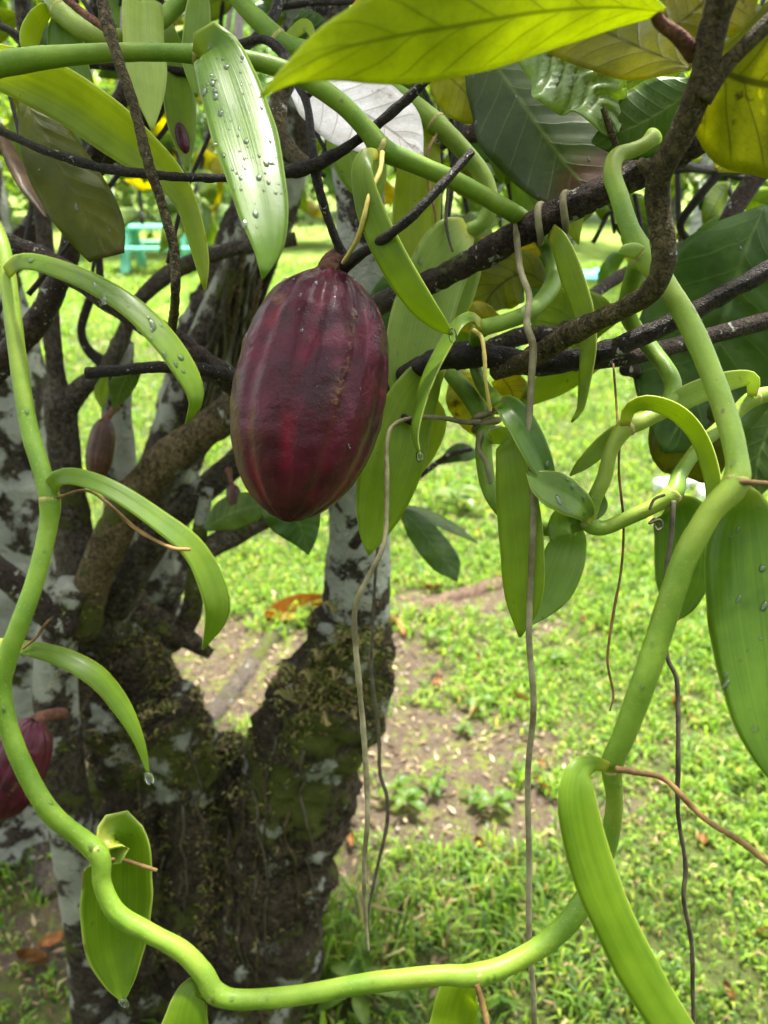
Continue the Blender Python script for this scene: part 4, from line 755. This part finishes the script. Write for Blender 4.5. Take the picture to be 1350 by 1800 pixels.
vl(VB, 'van_d', [(880, 708, 0.492), (896, 716, 0.478), (920, 750, 0.47), (945, 800, 0.466), (964, 842, 0.466), (978, 876, 0.466)], [22, 40, 50, 46, 28, 2], camber=0.0, fold=-0.4, roll=18, drops=4)
aroot(VB, 'rooty', [(672, 268, 12, 0.458), (668, 300, 11, 0.45), (650, 340, 11, 0.445), (640, 380, 12, 0.445), (628, 420, 11, 0.455), (603, 462, 9, 0.48)])
aroot(VB, 'rooty', [(832, 580, 10, 0.49), (846, 592, 10, 0.485), (852, 630, 10, 0.483), (853, 665, 9, 0.485), (862, 722, 8, 0.495)])
# the long root wound round the brown branch, then hanging free
wr = []
bpts = [(960, 388, 0.513), (925, 405, 0.52), (905, 415, 0.523)]
for q in range(22):
    t = q / 21; a = t * 2 * math.pi * 2.1 + 1.2; cx, cy = 1010 - 92 * t, 366 + 42 * t; cd = 0.505 + 0.016 * t
    c = P(cx, cy, cd); al = (P(960, 388, 0.513) - P(900, 418, 0.523)).normalized(); e1 = UP.cross(al).normalized(); e2 = al.cross(e1)
    p = c + (e1 * math.cos(a) + e2 * math.sin(a)) * 0.0112; wr.append((p.x, p.y, p.z, 0.0024))
for (x, y, w, d) in [(914, 470, 14, 0.505), (930, 520, 15, 0.49), (926, 570, 16, 0.475), (937, 610, 17, 0.468), (933, 680, 15, 0.468), (930, 780, 14, 0.47), (938, 880, 15, 0.47), (934, 1000, 14, 0.475), (930, 1120, 14, 0.48), (938, 1240, 14, 0.485), (928, 1360, 13, 0.49), (930, 1500, 13, 0.495), (930, 1640, 13, 0.50), (938, 1760, 12, 0.505), (940, 1900, 12, 0.51)]:
    p = P(x, y, d); wr.append((p.x, p.y, p.z, w * 0.4 * d / F))
V, Fc = tube_mesh(wr, 10, 0.0025, 0.1, 150, 0, 5); mesh_obj('aerial_root', V, Fc, M['root'], VB)

# -- the vine behind, coming down from the top
VC = vine('slender vanilla vine behind the pod with broad backlit leaves hanging down', P(765, 215, 0.6))
stem(VC, [(380, -70, 34, 0.60), (420, 0, 34, 0.60), (470, 52, 38, 0.60), (500, 78, 38, 0.60), (560, 96, 36, 0.60), (640, 130, 34, 0.60), (720, 178, 34, 0.60), (765, 216, 38, 0.60), (812, 262, 36, 0.60), (850, 312, 34, 0.60), (862, 362, 32, 0.60), (845, 395, 30, 0.60), (816, 412, 30, 0.60), (790, 460, 28, 0.61), (772, 560, 28, 0.615), (785, 640, 34, 0.59), (828, 700, 36, 0.56), (852, 745, 36, 0.54), (850, 800, 34, 0.525), (864, 868, 32, 0.515), (905, 915, 30, 0.51), (960, 930, 28, 0.50), (1010, 930, 28, 0.49)], [(765, 216, .6), (490, 70, .6), (850, 750, .54)], k=lambda x: 0.88)
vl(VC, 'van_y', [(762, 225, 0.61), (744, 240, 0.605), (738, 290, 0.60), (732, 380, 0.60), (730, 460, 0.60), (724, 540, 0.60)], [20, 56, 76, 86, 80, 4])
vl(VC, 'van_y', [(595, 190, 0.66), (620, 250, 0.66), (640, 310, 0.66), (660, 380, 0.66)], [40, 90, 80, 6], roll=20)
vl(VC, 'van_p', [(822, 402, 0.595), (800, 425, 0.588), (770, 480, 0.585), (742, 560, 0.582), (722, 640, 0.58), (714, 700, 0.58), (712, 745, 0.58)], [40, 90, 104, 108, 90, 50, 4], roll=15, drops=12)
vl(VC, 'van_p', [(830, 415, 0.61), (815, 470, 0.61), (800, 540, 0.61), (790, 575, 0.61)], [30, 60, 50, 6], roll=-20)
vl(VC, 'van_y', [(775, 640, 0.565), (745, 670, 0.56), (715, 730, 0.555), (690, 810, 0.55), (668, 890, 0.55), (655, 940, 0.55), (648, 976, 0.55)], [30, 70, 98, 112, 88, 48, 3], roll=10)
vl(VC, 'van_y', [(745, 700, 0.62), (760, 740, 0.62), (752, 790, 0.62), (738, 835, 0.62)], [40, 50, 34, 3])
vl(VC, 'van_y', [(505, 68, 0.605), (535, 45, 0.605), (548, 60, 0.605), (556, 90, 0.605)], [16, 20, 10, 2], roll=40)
vl(VC, 'van_y', [(862, 770, 0.525), (884, 768, 0.50), (896, 790, 0.48), (908, 870, 0.478), (918, 970, 0.478), (920, 1060, 0.48), (914, 1120, 0.482)], [20, 36, 50, 72, 76, 60, 4], roll=-10, camber=0.2)
vl(VC, 'van_p', [(1000, 925, 0.505), (1000, 950, 0.52), (985, 1000, 0.52), (962, 1050, 0.52), (930, 1100, 0.52)], [30, 60, 76, 62, 4], roll=10)
aroot(VC, 'rooto', [(768, 236, 8, 0.595), (752, 270, 8, 0.59), (754, 330, 7, 0.587), (764, 370, 6, 0.586), (766, 398, 4, 0.586)])
aroot(VC, 'rootd', [(788, 330, 8, 0.585), (784, 380, 8, 0.582), (788, 415, 7, 0.58), (796, 442, 5, 0.578)])
aroot(VC, 'root', [(845, 742, 13, 0.53), (815, 742, 12, 0.535), (780, 735, 11, 0.54), (735, 734, 10, 0.545), (700, 742, 9, 0.545), (682, 765, 9, 0.54), (680, 850, 11, 0.53), (676, 950, 11, 0.525), (655, 1000, 12, 0.52), (626, 1060, 13, 0.52), (624, 1120, 13, 0.52), (634, 1230, 13, 0.525), (642, 1330, 13, 0.53), (646, 1430, 12, 0.53), (640, 1520, 11, 0.535), (642, 1600, 10, 0.54), (648, 1672, 7, 0.54)])
wr = []
for q in range(26):                                       # coil round the vine joint
    t = q / 25; a = t * 2 * math.pi * 2.4; c = P(852 + 6 * t, 728 + 36 * t, 0.54)
    p = c + RT * math.cos(a) * 0.0088 - FW * math.sin(a) * 0.0088 + UP * 0.002 * math.sin(a + 1); wr.append((p.x, p.y, p.z, 0.0022))
V, Fc = tube_mesh(wr, 8, 0.002, 0.1, 200, 0, 9); mesh_obj('aerial_root', V, Fc, M['root'], VC)
aroot(VC, 'root', [(862, 728, 11, 0.53), (872, 715, 10, 0.525), (876, 706, 8, 0.52)])
aroot(VC, 'root', [(845, 760, 11, 0.525), (842, 790, 10, 0.52), (855, 815, 10, 0.515), (862, 850, 9, 0.512)])
aroot(VC, 'rootd', [(652, 1180, 9, 0.74), (666, 1290, 9, 0.74), (668, 1360, 9, 0.74), (680, 1400, 9, 0.74), (680, 1450, 9, 0.74), (662, 1530, 8, 0.745), (648, 1600, 6, 0.75), (648, 1640, 4, 0.75)])
aroot(VC, 'rootd', [(700, 742, 8, 0.548), (690, 800, 7, 0.66), (665, 950, 7, 0.72), (655, 1100, 8, 0.74), (652, 1185, 9, 0.74)])

# -- side shoot at the right
VD = vine('side shoot of vanilla zigzagging down in front of the broad dark cacao leaf', P(1115, 470, 0.43))
stem(VD, [(1122, 458, 40, 0.425), (1112, 490, 40, 0.45), (1102, 545, 38, 0.49), (1118, 580, 38, 0.515), (1150, 620, 38, 0.51), (1182, 670, 38, 0.495), (1172, 712, 38, 0.485), (1130, 740, 38, 0.48), (1100, 752, 40, 0.478), (1075, 790, 34, 0.478), (1062, 840, 34, 0.48), (1044, 880, 34, 0.482), (1034, 918, 36, 0.484), (1060, 928, 34, 0.484), (1110, 908, 34, 0.48), (1160, 884, 36, 0.478), (1184, 866, 40, 0.478), (1196, 832, 34, 0.485), (1230, 785, 32, 0.49), (1290, 730, 32, 0.495), (1325, 700, 34, 0.495), (1380, 688, 34, 0.50), (1480, 670, 34, 0.505), (1700, 520, 32, 0.53), (1900, 260, 28, 0.56)], [(1100, 750, .478), (1180, 868, .478), (1325, 700, .495), (1036, 918, .484)], k=lambda x: 0.76)
vl(VD, 'van_p', [(1100, 742, 0.485), (1080, 762, 0.49), (1050, 792, 0.50), (1022, 818, 0.505), (1002, 836, 0.51)], [12, 26, 30, 20, 2], roll=40)
vl(VD, 'van', [(1098, 748, 0.470), (1108, 718, 0.464), (1140, 708, 0.462), (1190, 726, 0.46), (1228, 768, 0.458), (1250, 830, 0.456), (1256, 890, 0.455), (1250, 950, 0.455)], [16, 22, 26, 29, 29, 27, 24, 3], roll=-30)
vl(VD, 'van_p', [(1322, 696, 0.49), (1322, 668, 0.486), (1290, 668, 0.484), (1240, 684, 0.484), (1190, 706, 0.486), (1150, 730, 0.49), (1110, 762, 0.49)], [14, 24, 33, 40, 38, 26, 3], roll=20, drops=5)
vl(VD, 'van', [(1186, 878, 0.485), (1196, 900, 0.49), (1202, 950, 0.49), (1200, 1010, 0.49), (1192, 1060, 0.49), (1180, 1095, 0.49)], [30, 84, 98, 92, 60, 4], roll=8)
vl(VD, 'van_d', [(1040, 915, 0.478), (1024, 890, 0.468), (990, 868, 0.462), (955, 850, 0.462), (925, 830, 0.464)], [14, 42, 62, 52, 3], roll=-30, camber=0.05, fold=-0.3, drops=16)
vl(VD, 'van_d', [(1030, 918, 0.485), (1000, 915, 0.482), (980, 930, 0.48), (968, 950, 0.48)], [30, 56, 40, 3], roll=10, camber=0.3)
vl(VD, 'van_d', [(1040, 912, 0.486), (1056, 890, 0.486), (1060, 870, 0.486)], [16, 24, 6], nL=12)
aroot(VD, 'rooto', [(1086, 750, 5, 0.482), (1082, 690, 5, 0.50), (1078, 640, 5, 0.52)])
aroot(VD, 'rooto', [(1090, 760, 6, 0.485), (1088, 830, 6, 0.50), (1096, 920, 6, 0.51), (1092, 1000, 6, 0.51), (1078, 1080, 7, 0.51), (1068, 1160, 6, 0.51), (1078, 1220, 6, 0.51), (1072, 1250, 4, 0.51)])
aroot(VD, 'rootd', [(1184, 880, 12, 0.472), (1180, 940, 12, 0.470), (1168, 1040, 11, 0.470), (1172, 1150, 11, 0.47), (1190, 1200, 11, 0.47), (1192, 1340, 11, 0.47), (1192, 1430, 10, 0.475), (1205, 1520, 10, 0.48), (1202, 1580, 10, 0.48), (1216, 1660, 10, 0.485), (1218, 1760, 9, 0.49), (1222, 1880, 9, 0.49)])
aroot(VD, 'rootd', [(1168, 870, 7, 0.47), (1150, 878, 7, 0.468), (1142, 895, 6, 0.466)])
aroot(VD, 'rootd', [(1150, 912, 7, 0.47), (1142, 920, 6, 0.466), (1160, 914, 6, 0.464), (1164, 926, 6, 0.464), (1156, 932, 6, 0.464), (1150, 922, 5, 0.465)])

# -- short vine in the upper left corner
VE = vine('short vanilla vine with drooping leaves in the dark twigs above the long lime leaf', P(130, 40, 0.56))
stem(VE, [(60, -60, 34, 0.57), (92, -5, 34, 0.57), (112, 26, 34, 0.565), (150, 54, 34, 0.56), (190, 68, 32, 0.56), (240, 60, 30, 0.57), (300, 20, 30, 0.58), (350, -40, 30, 0.58)], [(105, 18, .565)])
vl(VE, 'van', [(104, 22, 0.575), (112, 55, 0.575), (122, 110, 0.575), (140, 170, 0.575), (165, 230, 0.575)], [24, 56, 64, 56, 4], roll=-15)
vl(VE, 'van_y', [(98, 12, 0.57), (78, 20, 0.57), (60, 45, 0.57), (50, 75, 0.57), (45, 100, 0.57)], [10, 24, 32, 30, 4], roll=25)
vl(VE, 'van_p', [(245, 52, 0.575), (250, 0, 0.57), (252, 60, 0.555), (256, 120, 0.55), (262, 165, 0.55), (268, 230, 0.55)], [12, 60, 70, 70, 52, 3], roll=10, nL=34)
vl(VE, 'van', [(345, -30, 0.58), (350, 0, 0.57), (346, 50, 0.565), (340, 110, 0.565), (345, 170, 0.565)], [16, 36, 44, 40, 4], roll=20)
vl(VE, 'van', [(290, 30, 0.60), (310, 120, 0.60), (320, 220, 0.60), (330, 300, 0.60)], [16, 50, 50, 4], roll=10)

# ================================================================== THINGS ON THE LAWN
def fallen(name, mat, label, x, y, ln, wd, az, group=None, curl=0.25, cat='fallen leaf'):
    c = G(x, y); me_n = name; V, UV, Fc = [], [], []; nL, nW = 14, 6; k = nW + 1; rt_ = Matrix.Rotation(az, 3, 'Z')
    for s2 in (0, 1):
        for i in range(nL):
            t = i / (nL - 1); w = wd * math.sin(math.pi * min(1, t * 0.97 + 0.02)) ** 0.8
            for j in range(k):
                u = -1 + 2 * j / nW
                z = 0.014 + curl * wd * (u * u) + 0.3 * curl * ln * (t - 0.5) ** 2 + 0.10 * wd * noise.noise(Vector((u * 2, t * 5, x))) + 0.0006 * s2
                V.append(rt_ @ Vector(((t - 0.5) * ln, u * w / 2, z))); UV.append((u * 0.5 + 0.5, t))
    n0 = nL * k
    for i in range(nL - 1):
        for j in range(nW): a, b, c2, e = i * k + j, i * k + j + 1, (i + 1) * k + j + 1, (i + 1) * k + j; Fc += [(n0 + a, n0 + e, n0 + c2, n0 + b), (a, b, c2, e)]
    o = mesh_obj(name, V, Fc, M[mat], None, UV); o.location = (c.x, c.y, 0.0); return tag(o, label, cat, group)
fallen('fallen_leaf', 'orange', 'large curled orange dead leaf on the grass behind the lichen stem', 525, 1085, 0.24, 0.11, 0.30, curl=0.5).rotation_euler = (0.45, 0, 0)
fallen('fallen_leaf', 'dry', 'reddish brown curled dead leaf lying on grass below the long hanging root', 878, 1528, 0.05, 0.026, 0.1)
for (x, y) in ((700, 1100), (770, 1045), (1055, 1100), (1020, 1105), (1225, 1270), (1185, 1245), (1245, 1490), (940, 1390), (955, 1345), (415, 985), (1110, 1000), (1100, 640), (1000, 720), (980, 780), (80, 1650), (60, 1700), (1330, 1660), (850, 1570), (620, 1480), (980, 1740), (700, 1610), (830, 1490), (1150, 1380), (920, 1230), (840, 1160), (760, 1210), (1290, 1750)):
    mt, hue = random.choice((('dry', 'brown dry'), ('dry', 'brown dry'), ('dryo', 'dull orange dead')))
    where, grp = ('on the mossy soil beside the slender lichen stem', 'by the slender stem') if x < 260 else ('on the bare soil patch beside the mossy trunk', 'on the bare soil') if (600 < x < 960 and 1030 < y < 1530) else ('in the short grass', 'on the lawn')
    fallen('fallen_leaf', mt, 'small %s leaf lying %s' % (hue, where), x + random.randint(-15, 15), y + random.randint(-12, 12), random.uniform(0.03, 0.07), random.uniform(0.014, 0.03), random.uniform(0, 6.28), '%s leaves scattered %s' % (hue, grp), curl=random.uniform(0.2, 0.9))
for (x, y) in ((840, 945), (445, 1000), (862, 905), (1010, 765), (980, 775)):
    fallen('fallen_leaf', 'cac_g', 'small bright yellow leaf lying in the short grass', x, y, random.uniform(0.05, 0.08), 0.035, random.uniform(0, 6), 'yellow leaves scattered on the lawn')
# half-buried weathered log
q0 = G(800, 1055); lg = thing('fallen_log', 'weathered brown half-buried log lying across the lawn', 'log', (q0.x, q0.y, 0))
q = [(*G(x, y, -0.012), r) for x, y, r in ((670, 1095, 0.02), (740, 1075, 0.034), (810, 1052, 0.04), (880, 1030, 0.036), (950, 1018, 0.015))]
V, Fc = tube_mesh(q, 18, 0.02, 0.35, 18, 0.6, 3); mesh_obj('log_body', V, Fc, M['wood'], lg)
q = [(*G(x, y, 0.012), r) for x, y, r in ((672, 1080, 0.012), (700, 1095, 0.014), (712, 1118, 0.006))]
V, Fc = tube_mesh(q, 10, 0.01, 0.3, 30, 0, 4); mesh_obj('splinter', V, Fc, M['dry'], lg)
# pale stone slabs behind the vine loop
for i, (x, y, s) in enumerate(((1172, 866, 0.06), (1212, 852, 0.07), (1240, 878, 0.05))):
    c = G(x, y); V, Fc = [], []
    for h, k in ((0, 1.0), (0.06, 0.96), (0.075, 0.8)):
        for j in range(12):
            a = 2 * math.pi * j / 12; rr = s * k * (1 + 0.22 * math.sin(a * 3 + i) + 0.1 * math.sin(a * 5)); V.append((math.cos(a) * rr, math.sin(a) * rr * 1.1, h - 0.01))
    for l in (0, 12):
        for j in range(12): Fc.append((l + j, l + (j + 1) % 12, l + 12 + (j + 1) % 12, l + 12 + j))
    Fc.append(tuple(range(24, 36))); o = mesh_obj('pale_stone', V, Fc, M['stone'], None, smooth=False); o.location = (c.x, c.y, 0)
    tag(o, 'bright pale flat stone on the lawn behind the hanging vine loop', 'stone', 'pale stones on the lawn')
# low leafy seedlings
def seedling(x, y, n, size, label, mat, group=None):
    c = G(x, y); rt_ = thing('seedling', label, 'plant', (c.x, c.y, 0), group)
    V, Fc = tube_mesh([(c.x, c.y, -0.005, 0.002), (c.x + 0.004, c.y, size * 0.5, 0.0015), (c.x, c.y, size * 0.9, 0.001)], 6, 0.01); mesh_obj('plant_stem', V, Fc, M['stem'], rt_)
    for i in range(n):
        a = i * 2.4 + random.random(); V, UV, Fc = [], [], []; nL, nW = 10, 4; z0 = size * (0.4 + 0.5 * i / n); ln = size * random.uniform(0.7, 1.1)
        for r_ in range(nL):
            t = r_ / (nL - 1); w = ln * 0.2 * math.sin(math.pi * min(1, t + 0.02)) ** 0.8 + 0.0004
            for j in range(nW + 1):
                u = -1 + 2 * j / nW; rad = ln * t; z = z0 + ln * (0.45 * t - 0.6 * t * t) + abs(u) * w * 0.3
                V.append((c.x + math.cos(a) * rad - math.sin(a) * u * w, c.y + math.sin(a) * rad + math.cos(a) * u * w, max(z, 0.008))); UV.append((u * .5 + .5, t))
        for r_ in range(nL - 1):
            for j in range(nW): k = r_ * (nW + 1) + j; Fc.append((k, k + 1, k + nW + 2, k + nW + 1))
        mesh_obj('leaf', V, Fc, M[mat], rt_, UV)
seedling(625, 1775, 7, 0.10, 'glossy dark green seedling on the ground beside the mossy trunk', 'cac')
seedling(800, 900, 6, 0.14, 'dark leafy seedling standing in the grass beyond the hanging leaf', 'cac')
for (x, y) in ((690, 1400), (770, 1395), (840, 1410), (720, 1425), (810, 1290), (850, 1250), (760, 1130), (980, 1170), (870, 1430), (1050, 1010), (1250, 1010), (1120, 1090), (1230, 1150)):
    seedling(x + random.randint(-10, 10), y, 6, random.uniform(0.04, 0.07), 'small bright green weed rosette growing in the thin grass', 'cac_m', 'weed rosettes in the lawn')

# ---- mint-green picnic table far behind
def box(V, Fc, c, s, rot=None):
    b = len(V)
    for dz in (-1, 1):
        for dx, dy in ((-1, -1), (1, -1), (1, 1), (-1, 1)):
            q = Vector((dx * s[0] / 2, dy * s[1] / 2, dz * s[2] / 2)); q = rot @ q if rot else q; V.append(Vector(c) + q)
    Fc += [(b + 3, b + 2, b + 1, b), (b + 4, b + 5, b + 6, b + 7)] + [(b + i, b + (i + 1) % 4, b + 4 + (i + 1) % 4, b + 4 + i) for i in range(4)]
c = G(285, 478); tb = thing('picnic_table', 'mint green wooden picnic table on the lawn far behind the tree', 'picnic table', (c.x, c.y, 0))
def pbox(name, off, s, rot=None):
    V, Fc = [], []; box(V, Fc, (c.x + off[0] * 0.8, c.y + off[1] * 0.8, off[2] * 0.9), tuple(q * 0.85 for q in s), rot); mesh_obj(name, V, Fc, M['mint'], tb, smooth=False)
for i in range(4): pbox('tabletop_plank', (0, -0.3 + 0.2 * i, 0.76), (1.7, 0.17, 0.05))
for s in (-1, 1):
    pbox('seat_plank', (0, s * 0.72, 0.45), (1.7, 0.26, 0.05))
    pbox('cross_beam', (s * 0.6, 0, 0.40), (0.06, 1.5, 0.09))
    for s2 in (-1, 1): pbox('leg', (s * 0.55, s2 * 0.42, 0.365), (0.16, 0.10, 0.78), Matrix.Rotation(s2 * 0.42, 3, 'X'))
c = G(1035, 488); V, Fc = [], []
for iy in range(7):
    for ix in range(9): V.append((ix * 0.06 - 0.24, iy * 0.08 - 0.24, 0.03 + 0.05 * abs(noise.noise(Vector((ix * 0.5, iy * 0.5, 2))))))
for iy in range(6):
    for ix in range(8): a = iy * 9 + ix; Fc.append((a, a + 1, a + 10, a + 9))
o = mesh_obj('plastic_sheet', V, Fc, M['blue'], None); o.location = (c.x, c.y, 0.0); o.scale = (1.3, 2, 1.5); tag(o, 'crumpled bright blue plastic sheet lying on the lawn far behind', 'plastic sheet')

# ---- trees and shrubs behind the lawn
PB = [((0.07, 0.13, 0.015), (0.10, 0.18, 0.02), (0.14, 0.22, 0.025), (0.19, 0.26, 0.03)), ((0.14, 0.22, 0.015), (0.20, 0.28, 0.02), (0.26, 0.32, 0.03), (0.09, 0.16, 0.015)), ((0.05, 0.11, 0.03), (0.08, 0.15, 0.035), (0.11, 0.18, 0.04))]
def btree(label, x, y, h, rx, pal, nclump, per, size, trunk_r=0.10, mat='lich', low=0.25):
    c = G(x, y); rt_ = thing('background_tree', label, 'tree', (c.x, c.y, 0), None)
    V, Fc = tube_mesh([(c.x, c.y, -0.05, trunk_r * 1.3), (c.x + 0.05, c.y, h * 0.3, trunk_r), (c.x - 0.05, c.y, h * 0.6, trunk_r * 0.7), (c.x, c.y, h * 0.92, trunk_r * 0.3)], 14, 0.08, 0.12, 4, 0.4, int(x)); mesh_obj('trunk', V, Fc, M[mat], rt_)
    for i in range(5):
        a = random.uniform(0, 6.28); z = h * random.uniform(0.35, 0.65)
        V, Fc = tube_mesh([(c.x, c.y, z, trunk_r * 0.5), (c.x + math.cos(a) * rx * 0.4, c.y + math.sin(a) * rx * 0.4, z + h * 0.12, trunk_r * 0.35), (c.x + math.cos(a) * rx * 0.8, c.y + math.sin(a) * rx * 0.8, z + h * 0.2, trunk_r * 0.12)], 8, 0.08, 0.1, 5, 0, i); mesh_obj('limb', V, Fc, M[mat], rt_)
    cl = []
    while len(cl) < nclump:
        v = Vector((random.uniform(-1, 1), random.uniform(-1, 1), random.uniform(-1, 1)))
        if 0.25 < v.length < 1: cl.append(Vector((c.x + v.x * rx, c.y + v.y * rx, h * (low + (1 - low) * (0.5 + 0.5 * v.z)))))
    foliage('crown', rt_, cl, per, size, PB[pal], spread=0.16 * rx)
btree('sunlit bright green tree behind the mint picnic table', 230, 440, 4.2, 2.2, 1, 60, 40, 0.26, low=0.12)
btree('dark green tree at the edge of the lawn behind the pale trunk', 20, 455, 4.0, 1.9, 0, 55, 40, 0.26, low=0.15)
btree('tall deep green tree behind the forked lichen trunk', 470, 430, 5.5, 2.6, 2, 70, 40, 0.30, low=0.10)
btree('broad bright green tree far behind the slender vine', 760, 425, 5.0, 2.6, 1, 70, 40, 0.30, low=0.06)
btree('dark leafy tree far behind the brown branch', 1000, 430, 5.0, 2.5, 0, 70, 40, 0.28, low=0.10)
btree('tree with a thick pale trunk behind the curled dark twigs', 1215, 500, 5.0, 1.8, 1, 40, 36, 0.26, 0.16, 'pale', low=0.42)
btree('deep green tree behind the broad dark cacao leaf', 1420, 450, 5.0, 2.4, 2, 60, 40, 0.28, low=0.12)
btree('low spreading bush beside the mint picnic table', 360, 452, 1.6, 1.1, 2, 36, 30, 0.16, 0.04, low=0.1)

for i, (lb, x, y, h, rx, pal) in enumerate((('tall light green forest tree far behind the bench', 150, 385, 9, 4.5, 1), ('tall dark forest tree far behind the pale left trunk', -60, 390, 9, 4.5, 0), ('tall mid green forest tree far behind the pod twigs', 400, 380, 10, 5, 0),
        ('tall yellow green forest tree far behind the silver dead leaf', 640, 378, 10, 5, 1), ('tall deep green forest tree far behind the crumpled leaf', 900, 380, 10, 5, 2), ('tall bright forest tree far behind the tan branch', 1180, 384, 9, 4.5, 1), ('tall dark forest tree far behind the lawn edge', 1400, 388, 9, 4.5, 0))):
    btree(lb, x, y, h, rx, pal, 100, 40, 0.55, 0.2, low=0.02)
